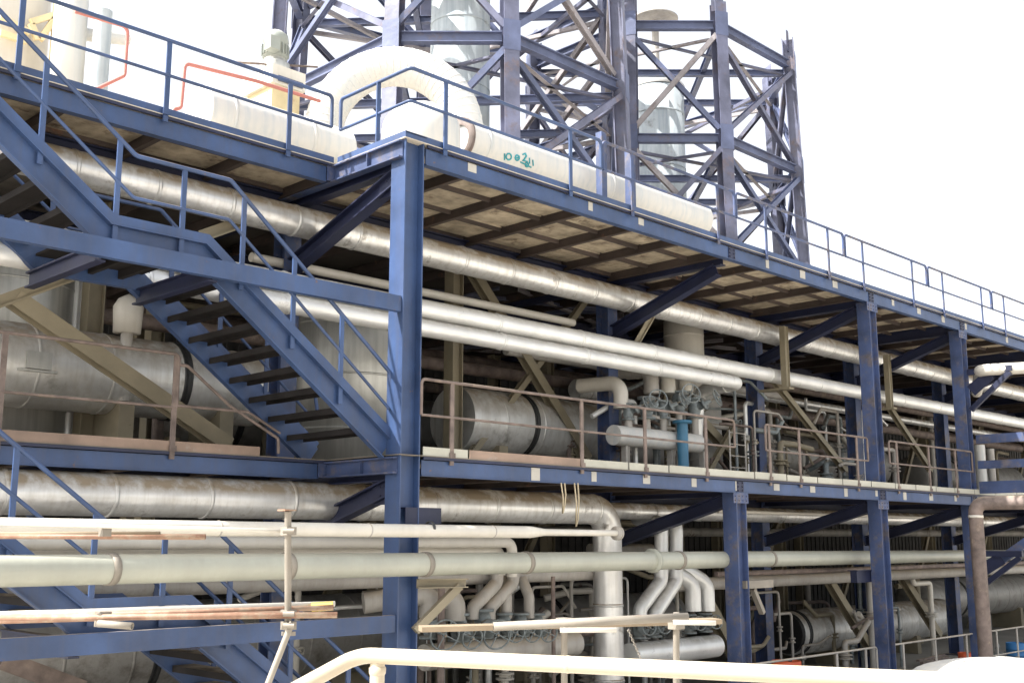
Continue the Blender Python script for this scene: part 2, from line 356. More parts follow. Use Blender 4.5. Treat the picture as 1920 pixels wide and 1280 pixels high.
# ------------------------------------------------------------------ columns
def hcol(mb, x, y, z0, z1, b=.30, h=.32):
    """H section, flanges facing -X and +X"""
    t = .02
    mb.lohi((x - h / 2, y - b / 2, z0), (x - h / 2 + t, y + b / 2, z1)); mb.lohi((x + h / 2 - t, y - b / 2, z0), (x + h / 2, y + b / 2, z1))
    mb.lohi((x - h / 2 + t, y - .045, z0), (x + h / 2 - t, y - .03, z1))
def column(x, y, z0, z1, m, label, b=.30, h=.32, group=None, plates=(), turn=False):
    t = thing('steel_column', label, 'column', (x, y, z0), group)
    mb = MB()
    if turn: mb.ibeam((x, y, z0 + .03), (x, y, z1), b, h, (0, 1, 0), .022, .016)
    else: hcol(mb, x, y, z0 + .03, z1, b, h)
    link('shaft', mb, m, t)
    mb = MB(); mb.lohi((x - .28, y - .28, z0), (x + .28, y + .28, z0 + .03)); link('base_plate', mb, 'navy', t)
    for z in plates:
        mb = MB(); mb.lohi((x - h / 2 - .012, y - b / 2 - .012, z), (x + h / 2 + .012, y + b / 2 + .012, z + .02)); link('splice_plate', mb, m, t)
    return t
G_F = 'tall front columns of the frame'
colA = column(XA - .02, Y0 + .13, GZ + .06, D2T + .10, 'blue', 'broad blue steel column at the corner beside the staircases, nearest of all', .31, .34)
mb = MB(); mb.lohi((XA - .02 - .185, Y0 - .045, D2T + .1), (XA + .17, Y0 + .3, D2T + .115)); link('cap_plate', mb, 'blue', colA)
mb = MB(); mb.lohi((XA - .08, Y0 - .02, .22), (XA + .55, Y0 + .0, .42)); mb.lohi((XA - .08, Y0 - .02, .42), (XA + .55, Y0 + .2, .435)); link('pipe_bracket', mb, 'navy', colA)
column(XB, Y0 + .13, GZ + .06, D1B, 'bluew', 'weathered blue and purple column standing under the middle deck only', .30, .32)
column(XC, Y0 + .13, GZ + .06, D2B, 'bluew', 'tall scuffed blue front column between the short column and the right end one', .30, .32, None, (D1B - .03,))
column(XD, Y0 + .13, GZ + .06, D2B, 'bluew', 'tall dark blue front column with triangular brackets, near the right edge', .30, .32)
# rear row (second row) with the big braces carrying the deck edges
names = {XA - 1.2: 'leftmost', XA: 'first', XB: 'second', XC: 'third', XD: 'fourth', XE: 'fifth', XE + 5.2: 'sixth'}
lab = {XA: 'navy second row column behind the staircase with braces to the corner column',
       XB: 'navy second row column behind the short front column, brace rising to the deck edge',
       XC: 'second row column with lit blue flange behind the third front column',
       XD: 'second row column behind the front column with triangular brackets',
       XE: 'dark second row column farther right past the last front column',
       4.2: 'dark second row column at the far left behind the lower stair'}
for x, l in lab.items():
    t = column(x, Y1 + .1, GZ + .06, D2B - .17, 'bluew', l, .30, .32, turn=True)
    if x > 9:
        for zt, zb in ((D2B - .02, 4.22), (D1B - .02, -.02)):
            mb = MB(); mb.ibeam((x, Y0 + .34, zt - .13), (x, Y1 - .05, zb), .2, .24); link('brace', mb, 'navy', t)
    # pedestal column beside it under the middle deck (double columns of the photo)
for x, l in ((XC - 1.3, 'light blue inner post left of the tall scuffed column'), (XD - 1.6, 'light blue inner post left of the column with triangular brackets')):
    pass
# tan painted inner columns with X bracing
YT = 15.6
tanx = [at(850, 700, YT).x]
def tancol(x, y, label, z0=D1T + .03, z1=D2B - .03, s=.26):
    t = thing('tan_column', label, 'column', (x, y, z0)); mb = MB(); hcol(mb, x, y, z0 + .02, z1, s, s); link('shaft', mb, 'tan', t)
    mb = MB(); mb.lohi((x - .2, y - .2, z0), (x + .2, y + .2, z0 + .02)); link('base_plate', mb, 'tan', t); return t
tancol(tanx[0], YT, 'dusty tan column standing in front of the vessel with the flat round end')
tancol(at(175, 560, 16.4).x, 16.4, 'narrow tan column right of the upright cladded tank')
def brace(p0, p1, label, m='tan', wd=.14, h=.14, group=None, kind='angle'):
    mb = MB(); 
    if kind == 'angle': mb.angle(p0, p1, wd, h, (0, 1, 0), .016); mb.bar(V(p0) + V((0, .0, 0)), p1, .03, h * .6, (0, 1, 0))
    else: mb.ibeam(p0, p1, wd, h, (0, 1, 0), .016, .014)
    return solo('diagonal_brace', mb, m, label, 'brace', p0, group)
brace(at(880, 500, YT), at(1100, 860, YT), 'tan diagonal brace descending right across the round-ended vessel', wd=.2, h=.2, kind='I')
brace(at(1100, 560, YT + .12), at(880, 855, YT + .12), 'tan diagonal brace descending left across the round-ended vessel', wd=.13, h=.13, kind='I')
brace(at(25, 560, 14.2), at(425, 835, 14.2), 'long tan diagonal brace in front of the left horizontal vessel', wd=.22, h=.22, kind='I')
brace(at(-40, 590, 14.1), at(185, 508, 14.1), 'tan brace rising to the stair landing in front of the upright tank', wd=.14, h=.14)
brace(at(1440, 700, 14.3), at(1585, 882, 14.3), 'brown diagonal brace right of the second row column with lit flange', wd=.14, h=.14, kind='I')
brace(at(1655, 745, 14.3), at(1745, 882, 14.3), 'brown diagonal brace between the two tall front columns', wd=.14, h=.14, kind='I')
brace(at(1315, 790, 15.2), at(1420, 905, 15.2), 'brown slanting brace right of the blue pipe', wd=.2, h=.2, kind='I')
brace(at(1330, 880, 14.9), at(1375, 800, 14.9), 'short brown brace crossing low beside the ladder', wd=.12, h=.12, kind='I')
brace(at(1325, 1130, 14.2), at(1395, 1260, 14.2), 'dark brown brace under the middle deck beside the valve header', wd=.24, h=.24, kind='I')
brace(at(1555, 1090, 14.4), at(1640, 1230, 14.4), 'dark brace crossing the low horizontal vessel', wd=.2, h=.2, kind='I')
brace(at(1690, 1080, 14.4), at(1760, 1190, 14.4), 'olive brown brace at the right end of the low vessel', wd=.2, h=.2, kind='I')
brace(at(0, 1235, 13.4), at(150, 1290, 13.4), 'rust brown brace low at the left under the stair landing', 'rust', .2, .2, kind='I')
brace(at(1185, 665, 14.0), at(1245, 560, 14.0), 'tan brace foot under the second deck brace', wd=.12, h=.12)
brace(at(380, 452, 14.2), at(470, 420, 14.2), 'short tan brace behind the upper handrail', wd=.16, h=.16)

# ------------------------------------------------------------------ guard rails
def guard(label, xs, ends, y, z0, z1, zm, m, r=.028, group=None, extra=None, stub=None, lead=None):
    t = thing('guard_rail', label, 'railing', (ends[0], y, z0), group)
    a, b = ends
    top = [V((a, y, zm)), V((a, y, z1)), V((b, y, z1)), V((b, y, zm))]; mid = [V((a, y, zm)), V((b, y, zm))]
    if stub is not None:      # corner section that wraps round to the recess
        top = [V((a, stub, zm)), V((a, stub, z1)), V((a, y, z1)), V((b, y, z1)), V((b, y, zm))]; mid = [V((a, stub, zm)), V((a, y, zm)), V((b, y, zm))]
    mb = MB(); mb.tube(top, r, 10, bend=.07); link('top_rail', mb, m, t)
    mb = MB(); mb.tube(mid, r * .85, 8, bend=.05); link('mid_rail', mb, m, t)
    for x in xs:
        mb = MB(); p = V(x) if isinstance(x, (tuple, V)) else V((x, y, 0))
        mb.lohi((p.x - .034, p.y - .012, z0 - .11), (p.x + .034, p.y + .012, z1 - .01)); mb.lohi((p.x - .05, p.y - .03, z0 - .015), (p.x + .05, p.y - .013, z0 + .06)); link('post', mb, m, t)
    return t
yl = lambda x: 133 + .3825 * (x - 766)
gx = lambda x, y=Y0 - .02: at(x, yl(x), y).x
Z2R, Z2M = 6.56, 6.07
GU = 'guard rail sections along the top deck edge'
YG = Y0 - .07
secs = [((1126, 1372), (1180, 1340), 'blue top deck guard rail section in front of the right lattice tower'),
        ((1375, 1576), (1430, 1547), 'thin top deck guard rail section just right of the right lattice tower'),
        ((1579, 1732), (1612, 1705), 'top deck guard rail section above the tall scuffed column'),
        ((1735, 1853), (1762, 1835), 'top deck guard rail section above the column with triangular brackets')]
guard('blue guard rail wrapping the top deck corner above the broad column', [V((XA - .16, at(693, 300, Y0).y * 0 + 12.15, 0)), gx(832), gx(1065)], (XA - .16, gx(1122)), YG, D2T + .03, Z2R, Z2M, 'blue', stub=YR - .06)
for (a, b), ps, l in secs: guard(l, [gx(p) for p in ps], (gx(a), gx(b)), YG, D2T + .03, Z2R, Z2M, 'bluew')
xx = gx(1855)
for k, l in enumerate(('top deck guard rail section at the right edge of the frame', 'top deck guard rail section out past the right edge')):
    guard(l, [xx + .8, xx + 3.2], (xx, xx + 4.0), YG, D2T + .03, Z2R, Z2M, 'bluew'); xx += 4.06
yg = YR - .07
guard('blue guard rail along the recessed top deck edge, upper left', [at(x, y, yg).x for x, y in ((545, 160), (318, 88), (44, 0))], (at(-260, -90, yg).x, XA - .33), yg, D2T + .03, Z2R, Z2M, 'blue')
# rusty rails of the middle deck
ym = Y0 - .03; ZM1, ZMM = 2.17, 1.68
def mx(x, y): return at(x, y, ym).x
msec = [((790, 1375), [(848, 710), (1090, 740), (1208, 755), (1322, 775)], 'rusty brown guard rail in front of the round-ended vessel and valves'),
        ((1433, 1622), [(1441, 795), (1497, 800), (1605, 815)], 'rusty guard rail left of the tall scuffed column'),
        ((1662, 1815), [(1680, 825), (1740, 835), (1790, 845)], 'rusty guard rail between the two tall front columns')]
for (a, b), ps, l in msec:
    guard(l, [mx(*p) for p in ps], (mx(a, 760), mx(b, 760)), ym, D1T + .03, ZM1, ZMM, 'rust', r=.022)
t = guard('rusty guard rail along the recessed middle deck in front of the left vessel', [at(x, 700, YR - .04).x for x in (5, 330)], (2.2, at(335, 690, YR - .04).x), YR - .04, D1T + .03, ZM1 + .2, ZMM, 'rust', r=.022)
mb = MB(); mb.tube([at(335, 683, YR - .04), at(352, 686, YR - .04), at(430, 760, YR - .04), at(522, 822, YR - .04), at(522, 850, YR - .04)], .022, 8, bend=.08); mb.tube([at(332, 760, YR - .04), at(465, 772, YR - .04), at(525, 812, YR - .04)], .02, 8); link('end_rail', mb, 'rust', t)
# short ladder beside the second row column
t = thing('ladder', 'short pale ladder beside the second row column with lit flange', 'ladder', (at(1372, 850, 13.6).x, 13.6, D1T + .03))
xa, xb = at(1367, 800, 13.6).x, at(1396, 800, 13.6).x
for x in (xa, xb):
    mb = MB(); mb.cyl((x, 13.6, D1T + .03), (x, 13.6, 2.35), .02, 8); link('rail', mb, 'dustp', t)
for k in range(5):
    mb = MB(); mb.cyl((xa, 13.6, 1.3 + .25 * k), (xb, 13.6, 1.3 + .25 * k), .014, 6); link('rung', mb, 'dustp', t)
# low yard railing in front of the right columns
YQ = 11.72
def yard(a, b, ps, l):
    guard(l, ps, (a, b), YQ, GZ + .06, -2.22, -2.82, 'dustp', r=.022)
yard(XB + .25, XC - .22, [XB + .3, XC - 1.9, XC - .7], 'low grey yard railing between the short and the tall scuffed column')
yard(XC + .2, XD - .05, [XC + 1.0, XC + 2.6, XD - .5], 'low grey yard railing between the two tall front columns')
yard(XD + .9, XD + 6, [XD + 1.3, XD + 2.6], 'low grey yard railing past the rusty standpipe')

# ------------------------------------------------------------------ staircases
YN, YF = 11.78, 13.42
def staircase(name, label, dz, zend):
    D = V((0, 0, dz))
    P = lambda x, y, Y=YN: at(x, y, Y)
    t = thing(name, label, 'staircase', (XA - .4, (YN + YF) / 2, zend))
    # near stringer centre line taken in its own plane: upper flight, landing, lower flight
    u0 = P(-260, 60); u1 = P(195, 428); l0 = P(372, 492); l1 = V((XA - .22, YN, 1.2))
    zl = (u1.z + l0.z) / 2; u1.z = zl; l0.z = zl
    sl_ = (l0.z - l1.z) / (l1.x - l0.x)
    u0 = V((u1.x - (5.5 - zl) / sl_, YN, 5.5))
    if zend < -2:   # the lower copy ends on the ground
        l1 = V((l0.x + (zl + dz - zend) / sl_, YN, zend - dz))
    def run(y): return [V((p.x, y, p.z)) + D for p in (u0, u1, l0, l1)]
    for y, fl in ((YN, 1), (YF, -1)):
        p = run(y); o_ = 1 if fl > 0 else -1
        C_ = [(0, -.145), (.10, -.145), (.10, -.129), (.016, -.129), (.016, .129), (.10, .129), (.10, .145), (0, .145)]
        mb = MB(); mb.sweep_xz(p, [(x_ * o_, z_) for x_, z_ in C_]); st = link('stringer', mb, 'blue', t)
        mb = MB(); mb.sweep_xz(p, [(x_ * o_, z_) for x_, z_ in ((.07, .15), (.082, .15), (.082, .255), (.07, .255))]); link('toe_strip', mb, 'blue', t, st)
    # treads
    for a, b in ((u0, u1), (l0, l1)):
        nst = max(5, round((a.z - b.z) / .243))
        for k in range(1, nst):
            f = k / nst; c = a.lerp(b, f) + D
            mb = MB(); mb.lohi((c.x - .15, YN + .02, c.z + .0), (c.x + .15, YF - .02, c.z + .03)); mb.lohi((c.x + .13, YN + .02, c.z - .05), (c.x + .15, YF - .02, c.z)); mb.lohi((c.x - .15, YN + .02, c.z - .05), (c.x - .13, YF - .02, c.z))
            link('tread', mb, 'grate', t)
    mb = MB(); mb.lohi((u1.x - .1, YN + .02, zl + dz + .05), (l0.x + .1, YF - .02, zl + dz + .08))
    for k in range(3):
        x = u1.x + (l0.x - u1.x) * (k + .5) / 3; mb.lohi((x - .03, YN + .02, zl + dz - .06), (x + .03, YF - .02, zl + dz + .05))
    link('landing_plate', mb, 'grate', t)
    # landing beam in the front plane, from the corner column to the left
    mb = MB(); mb.chan((2.0, Y0 + .0, 3.165 + dz), (XA - .2, Y0 + .0, 3.165 + dz), .1, .215, flip=-1); link('landing_beam', mb, 'blue', t)
    for xq in (u1.x - .1, l0.x + .1): mb = MB(); mb.ibeam((xq, Y0 + .1, 3.12 + dz), (xq, YF + .1, 3.12 + dz), .12, .2); link('landing_bearer', mb, 'navy', t)
    # handrails
    for y in (YN - .06, YF + .06):
        h = thing_part('handrail', t)
        top = []
        for p in (u0, u1, l0, l1): top.append(V((p.x + .28, y, p.z + 1.0)) + D)
        top[1].x = u1.x + .3; top[2].x = l0.x + .35; top[3] = l1 + V((.02, y - YN, 1.05)) + D
        mb = MB(); mb.tube(top + [top[-1] + V((.1, 0, -.5))], .027, 10, bend=.12); link2('top_rail', mb, 'blue', t, h)
        mb = MB(); mb.tube([p - V((0, 0, .5)) for p in top], .022, 8, bend=.1); link2('mid_rail', mb, 'blue', t, h)
        fr = []
        for (a, b, q0, q1) in ((u0, u1, top[0], top[1]), (l0, l1, top[2], top[3])):
            for f in ((.3, .62, .93) if a is u0 else (.08, .38, .68)):
                zc = q0.lerp(q1, f); base = a.lerp(b, f) + D
                mb = MB(); mb.lohi((zc.x - .03, y - .014, zc.z - 1.18), (zc.x + .03, y + .014, zc.z)); link2('post', mb, 'blue', t, h)
        m_ = (top[1] + top[2]) / 2; mb = MB(); mb.lohi((m_.x - .03, y - .014, zl + dz - .08), (m_.x + .03, y + .014, m_.z)); link2('post', mb, 'blue', t, h)
    return t
def thing_part(name, t):
    o = bpy.data.objects.new(name, None); C.objects.link(o); o.parent = t; return o
def link2(name, mb, m, root, parent): return link(name, mb, m, root, parent)
staircase('steel_staircase', 'blue steel stairs with dark treads descending from the top deck to the middle deck', 0, D1T + .03)
staircase('steel_staircase', 'blue steel stairs under the middle deck going down to the ground behind the pale pipes', -4.22, GZ + .06)

# ------------------------------------------------------------------ pipes
def clad(mb, pts, r, seg=18, bend=None, sp=1.15, off=.4):
    """pipe with the raised seams of its sheet cladding in the same skin"""
    mb.tube(pts, r, seg, bend=bend); pts = [V(p) for p in pts]
    for a, b in zip(pts, pts[1:]):
        L_ = (b - a).length; d = (b - a).normalized(); k = off
        while k < L_ - .2:
            mb.lathe(a + d * k, d, [(-.03, r), (-.028, r + .011), (.022, r + .011), (.024, r - .002)], seg); k += sp
    return mb
def pipe(label, pts, r, m, bend=None, cladded=False, bands=(), flanges=(), loc=None, group=None, cat='pipe', seg=18, sp=1.15, name='pipe'):
    pts = [V(p) for p in pts]; mb = MB()
    if cladded: clad(mb, pts, r, seg, bend, sp)
    else: mb.tube(pts, r, seg, bend=bend)
    if not bands and not flanges: return solo(name, mb, m, label, cat, loc or pts[0], group)
    t = thing(name, label, cat, loc or pts[0], group); link('shell', mb, m, t)
    d0 = (pts[1] - pts[0]).normalized()
    for p in bands:
        b = MB(); b.lathe(V(p), d0, [(-.04, r), (-.04, r + .012), (.04, r + .012), (.04, r)], seg); link('band', b, 'dark' if m == 'vess' else 'scaf', t)
    for p, d in flanges:
        b = MB(); b.lathe(V(p), d, [(-.03, 0), (-.03, r * 1.35), (.03, r * 1.35), (.03, 0)], 18); link('flange', b, m, t)
    return t
def lx(px, py, Y, x0=None, x1=None):     # straight run along the building through one pixel
    p = at(px, py, Y); return V((x0, p.y, p.z)), V((x1, p.y, p.z))
# under the top deck
a, b = lx(620, 430, 14.0, 2, XEND); pipe('thick dusty clad pipe hung just under the top deck', [a, b], .24, 'alu', cladded=True)
a, b = lx(1000, 475, 14.9, 2, XEND); pipe('thinner dusty pipe behind the thick one under the top deck', [a, b], .13, 'dustp')
# middle storey
a, b = lx(1100, 638, 13.75, 2, XEND); upz = a.z; pipe('upper of the two bright clad pipes crossing the middle storey', [a, b], .165, 'alub', cladded=True, sp=2.2)
a, b = lx(1100, 668, 13.62, 2, at(1388, 712, 13.62).x)
pipe('lower bright clad pipe of the middle storey, bending inward at its right end', [a, b, b + V((.1, 1.2, -.05)), b + V((.1, 1.3, -1.2))], .145, 'alub', bend=.3, cladded=True, sp=2.2)
a, b = lx(1000, 590, 14.6, at(470, 495, 14.6).x, at(1075, 610, 14.6).x); pipe('thin white pipe above the two bright clad pipes', [a, b], .075, 'cream')
a, b = lx(1560, 765, 16.5, 22, 45); pipe('thin silver pipe deep behind the right guard rails', [a, b], .11, 'alu', cladded=True)
a, b = lx(1150, 690, 15.6, 15.5, 26); pipe('dusty brown pipe run above the valve group', [a, b], .10, 'dustp')
# hangers
for px, y0, y1, l in ((1470, 640, 728, 'greenish steel hanger holding the bright pipe left of the tall scuffed column'), (1664, 690, 765, 'greenish steel hanger holding the bright pipe right of the tall scuffed column')):
    p0 = at(px, y0, 13.45); p1 = at(px, y1, 13.45); mb = MB(); hcol(mb, p0.x, p0.y, p1.z, p0.z + .35, .14, .16); mb.box((p0.x, p0.y + .25, p1.z), (.2, .8, .05))
    solo('pipe_hanger', mb, 'tan', l, 'hanger', p1)
# lower storey
p = at(1130, 965, 13.3); xe = at(1140, 1100, 13.3).x; zb = at(500, 936, 13.3).z
pipe('fat dusty clad pipe under the middle deck turning down to the ground', [(2, 13.3, zb), (xe, 13.3, zb), (xe, 13.3, GZ + .06)], .265, 'alu', bend=.42, cladded=True, sp=1.3, seg=22)
a, b = lx(1250, 960, 13.9, xe + .1, XEND); pipe('cream clad pipe running on under the middle deck behind the short column', [a, b], .16, 'alu', cladded=True, sp=1.6)
a, b = lx(1480, 962, 13.4, 19.5, 32); pipe('thin bright line in front of the cream clad pipe under the middle deck', [a, b], .035, 'cream')
a, b = lx(300, 1017, 13.0, 2, at(960, 1010, 13.0).x); pipe('pale pipe behind the white one, turning down at the valves', [a, b, b + V((0, 0, -.55))], .085, 'cream', bend=.14)
a, b = lx(300, 1036, 13.25, 2, at(938, 1030, 13.25).x); pipe('second pale pipe lower down, turning down at the valves', [a, b, b + V((0, 0, -.4))], .085, 'cream', bend=.14)
a, b = lx(560, 1090, 13.6, 2, at(1108, 1092, 13.6).x); pipe('dusty pinkish pipe behind the thick grey pipe', [a, b], .13, 'dustp')
a, b = lx(1300, 1095, 13.8, at(1240, 1095, 13.8).x, 40); pipe('dusty pipe right of the manifold under the grey pipe', [a, b], .13, 'dustp')
a, b = lx(1560, 1068, 12.6, 18.2, 34); pipe('slim pipe under the grey pipe between the front columns', [a, b], .05, 'rust')
# the two long pipes in front
g0 = at(-60, 1062, 10.95); g1 = at(760, 1058, 11.18); g2 = at(1640, 1044, 12.35); g3 = at(2100, 1036, 13.2)
dg = (g2 - g1).normalized()
gl = [g1 + dg * ((x - g1.x) / dg.x) for x in (3.6, g1.x, 14, 20, 34)]
pipe('thick grey green pipe running past the corner column in front', gl, .148, 'grey', bands=[g1 + dg * q_ for q_ in (-4.1, -1.9, .35, 2.4, 6.5, 9.8)], flanges=[(g1 + dg * ((at(1212, 1051, 11.75).x - g1.x) / dg.x), dg)], loc=g1, seg=24)
w0 = at(-80, 985, 10.9); w1 = at(995, 997, 11.15); dw = (w1 - w0).normalized()
w2 = at(1030, 999, 11.2); w3 = at(1158, 999, 11.3)
t = thing('pipe', 'slim white pipe across the corner column ending in a narrow flanged tail', 'pipe', w1)
mb = MB(); mb.tube([w0, w1, w1 + dw * .3, w3], [.083, .083, .05, .046], 18); link('shell', mb, 'cream', t)
for q_ in (.35, .62, .9): c_ = w0.lerp(w1, q_); mb = MB(); mb.lathe(c_, dw, [(-.012, .084), (-.006, .089), (.006, .089), (.012, .084)], 16); link('weld_ring', mb, 'dustp', t)
mb = MB(); mb.lathe(w3, dw, [(-.05, 0), (-.05, .11), (-.02, .11), (-.02, .06), (0, .06), (0, .11), (.03, .11), (.03, 0)], 18); link('flange', mb, 'dustp', t)
mb = MB(); c = at(806, 990, 11.1); mb.lathe(c, dw, [(-.02, .084), (-.02, .095), (.02, .095), (.02, .084)], 16); link('clamp', mb, 'dark', t)
# bracket under the grey pipe at the corner column
p = at(790, 1092, 11.2)
mb = MB(); mb.chan((XA + .1, Y0 - .05, p.z - .02), (XA + .75, Y0 - .3, p.z - .02), .1, .12); mb.bar((XA + .08, Y0 - .06, p.z - .62), (XA + .66, Y0 - .27, p.z - .06), .12, .1)
solo('pipe_bracket', mb, 'tan', 'tan angled bracket carrying the grey pipe beside the corner column', 'bracket', p)
p = at(1412, 1090, 11.95); mb = MB(); mb.lohi((XB + .1, Y0 + .0, p.z - .09), (XB + 1.0, Y0 + .16, p.z + .05)); mb.bar((XB + .75, Y0 + .1, p.z - .55), (XB + .45, Y0 + .1, p.z - .1), .1, .08)
solo('pipe_bracket', mb, 'scaf', 'pale steel bracket on the short front column under the grey pipe', 'bracket', p)
p = at(1630, 1077, 12.0); mb = MB(); mb.lohi((XC - .75, Y0 + .3, p.z - .14), (XC - .1, Y0 + .45, p.z + .1)); mb.lohi((XC - .78, Y0 + .26, p.z + .1), (XC - .1, Y0 + .5, p.z + .12))
solo('pipe_bracket', mb, 'navy', 'navy bracket arm on the left of the tall scuffed column', 'bracket', p)

# ------------------------------------------------------------------ vessels
def hvessel(label, c0, c1, r, m, bands=(), dish=.18, saddles=(), sm='tan', cat='vessel', flat=False):
    c0 = V(c0); c1 = V(c1); L_ = (c1 - c0).length; d = (c1 - c0).normalized()
    t = thing('horizontal_vessel', label, cat, (c0.x, c0.y, c0.z - r))
    mb = MB()
    hd = [(-dish * math.cos(math.pi / 2 * k / 6), r * math.sin(math.pi / 2 * k / 6)) for k in range(0, 7)] if not flat else [(0, .001), (0, r)]
    tl = [(L_ - h, q) for h, q in hd[::-1]]
    if flat:
        mb.lathe(c0, d, [(0, r), (L_, r)], 40); mb.lathe(c0, d, [(0, .001), (0, r)], 40, False); mb.lathe(c1, d, [(0, .001), (0, r)], 40, False)
    else: mb.lathe(c0, d, hd + tl, 40)
    k = .9
    while k < L_: mb.lathe(c0 + d * k, d, [(-.025, r), (-.022, r + .008), (.022, r + .008), (.025, r)], 40); k += 1.1
    link('shell', mb, m, t)
    for b in bands:
        mb = MB(); mb.lathe(c0 + d * b, d, [(-.07, r), (-.07, r + .02), (-.03, r + .02), (-.03, r + .008), (.03, r + .008), (.03, r + .02), (.07, r + .02), (.07, r)], 40); link('band', mb, 'dark', t)
    for sx, zb in saddles:
        q = c0 + d * sx; mb = MB(); mb.lohi((q.x - .12, q.y - r * .8, zb), (q.x + .12, q.y + r * .8, q.z - r * .75)); link('saddle', mb, sm, t)
    return t
Yv = 16.0
cl = at(200, 702, Yv)
tL = hvessel('big dusty clad horizontal vessel at the left behind the tan brace', (2.0, Yv, cl.z), (at(470, 730, Yv).x, Yv, cl.z), .60, 'vess', bands=[at(318, 715, Yv).x - 2], saddles=[(at(208, 800, Yv).x - 2, D1T + .03), (at(395, 800, Yv).x - 2, D1T + .03)])
mb = MB(); p = at(72, 676, Yv - .6); mb.lohi((p.x - .17, p.y - .05, p.z - .12), (p.x + .17, p.y + .1, p.z + .12)); mb.lohi((p.x - .27, p.y - .03, p.z - .16), (p.x + .27, p.y + .12, p.z - .13)); link('nameplate_box', mb, 'tank', tL)
cm = at(848, 786, 16.2)
tM = hvessel('clad horizontal vessel with a flat round end facing left, middle storey', (cm.x, 16.2, cm.z), (cm.x + 4.3, 16.2, cm.z), .66, 'vess', bands=[1.75], saddles=[(.9, D1T + .03), (3.2, D1T + .03)], flat=True)
cr = at(1478, 1186, 15.9)
tR = hvessel('grey horizontal vessel with a dark round end low at the right', (cr.x, 15.9, cr.z), (cr.x + 9.0, 15.9, cr.z), .56, 'vess', bands=[.2], saddles=[(2.2, GZ + .06), (6.5, GZ + .06)], dish=.1)
mb = MB(); mb.lathe((cr.x - .14, 15.9, cr.z), (1, 0, 0), [(0, .001), (0, .50), (.12, .53)], 36, False); link('end_cover', mb, 'dark', tR)
def vtank(label, c, r, z0, z1, m, dome=.25, legs=True):
    t = thing('upright_tank', label, 'tank', (c[0], c[1], z0)); mb = MB()
    mb.lathe((c[0], c[1], z0), (0, 0, 1), [(0, .001), (0, r), (z1 - z0, r)] + [(z1 - z0 + dome * math.sin(math.pi / 2 * k / 5), r * math.cos(math.pi / 2 * k / 5)) for k in range(1, 6)], 36)
    k = .8
    while k < z1 - z0: mb.lathe((c[0], c[1], z0 + k), (0, 0, 1), [(-.02, r), (-.018, r + .008), (.018, r + .008), (.02, r)], 36); k += .95
    link('shell', mb, m, t)
    mb = MB(); mb.lathe((c[0], c[1], z0), (0, 0, 1), [(0, r), (0, r + .05), (.06, r + .05), (.06, r)], 36); link('base_ring', mb, 'tan', t)
    return t
p = at(60, 560, 17.5); q = at(133, 560, 17.5); vtank('wide upright clad tank at the far left edge above the horizontal vessel', (q.x - 1.1, 17.5), 1.1, D1T + .03, 4.6, 'tank')
p = at(142, 590, 16.9); pipe('narrow silver standpipe beside the far left upright tank', [(p.x, 16.9, D1T + .03), (p.x, 16.9, 4.7)], .12, 'alub')
p = at(560, 640, 16.4); q = at(735, 640, 16.4); vtank('upright clad tank seen between the stair and the corner column', ((p.x + q.x) / 2 + .1, 16.4), 1.12, D1T + .03, 4.0, 'tank')
p = at(240, 590, 15.6); t = thing('expansion_pot', 'small pale pot on a stub behind the stair stringer', 'pot', (p.x, 15.6, p.z - .4)); mb = MB(); mb.lathe((p.x, 15.6, p.z - .28), (0, 0, 1), [(0, .001), (0, .2), (.4, .22), (.52, .15), (.6, .001)], 20); link('shell', mb, 'cream', t); mb = MB(); mb.cyl((p.x, 15.6, p.z - 1.3), (p.x, 15.6, p.z - .28), .09, 12); link('stub', mb, 'dustp', t)
p = at(1282, 640, 15.4); vtank('pale upright drum under the second brace, behind the bright pipes', (p.x, 15.4), .47, 3.0, 5.1, 'cream', .05)
p = at(1320, 780, 16.0); vtank('whitish drum right of the valve group', (p.x, 16.0), .42, D1T + .03, at(1320, 740, 16).z, 'white', .05)
p = at(1128, 740, 16.4); pipe('grey box duct behind the rusty rail above the round vessel', [(p.x - .9, 16.4, p.z + .05), (p.x + .5, 16.4, p.z + .05), (p.x + .5, 16.4, p.z - 1.2)], .22, 'vess', bend=.3, cladded=True)

# ------------------------------------------------------------------ valves and manifolds
def valve(label, p, s=1., stem=V((0, -1, 0)), m='valve', wheel_r=.16, group=None):
    """gate valve: flanged body on a vertical pipe, bonnet, yoke and handwheel along stem"""
    p = V(p); t = thing('gate_valve', label, 'valve', p, group); stem = V(stem).normalized()
    mb = MB(); k = s
    mb.lathe(p, (0, 0, 1), [(-.20 * k, 0), (-.20 * k, .16 * k), (-.16 * k, .16 * k), (-.16 * k, .09 * k), (-.08 * k, .12 * k), (.08 * k, .12 * k), (.16 * k, .09 * k), (.16 * k, .16 * k), (.20 * k, .16 * k), (.20 * k, 0)], 18)
    mb.lathe(p, stem, [(.08 * k, .09 * k), (.2 * k, .08 * k), (.2 * k, .13 * k), (.24 * k, .13 * k), (.24 * k, .05 * k), (.36 * k, .04 * k), (.36 * k, 0)], 14)
    link('body', mb, m, t)
    c = p + stem * (.5 * k); mb = MB(); mb.cyl(p + stem * (.34 * k), c + stem * .05, .016 * k, 8); link('stem', mb, 'scaf', t)
    mb = MB(); mb.ring(c, stem, wheel_r * k, .014 * k, 20); u = stem.orthogonal().normalized(); q = stem.cross(u)
    for a in range(4):
        e = u * math.cos(a * math.pi / 2 + .4) + q * math.sin(a * math.pi / 2 + .4); mb.cyl(c, c + e * wheel_r * k, .010 * k, 6)
    mb.lathe(c, stem, [(-.02 * k, 0), (-.02 * k, .03 * k), (.02 * k, .03 * k), (.02 * k, 0)], 10)
    link('handwheel', mb, m, t); return t
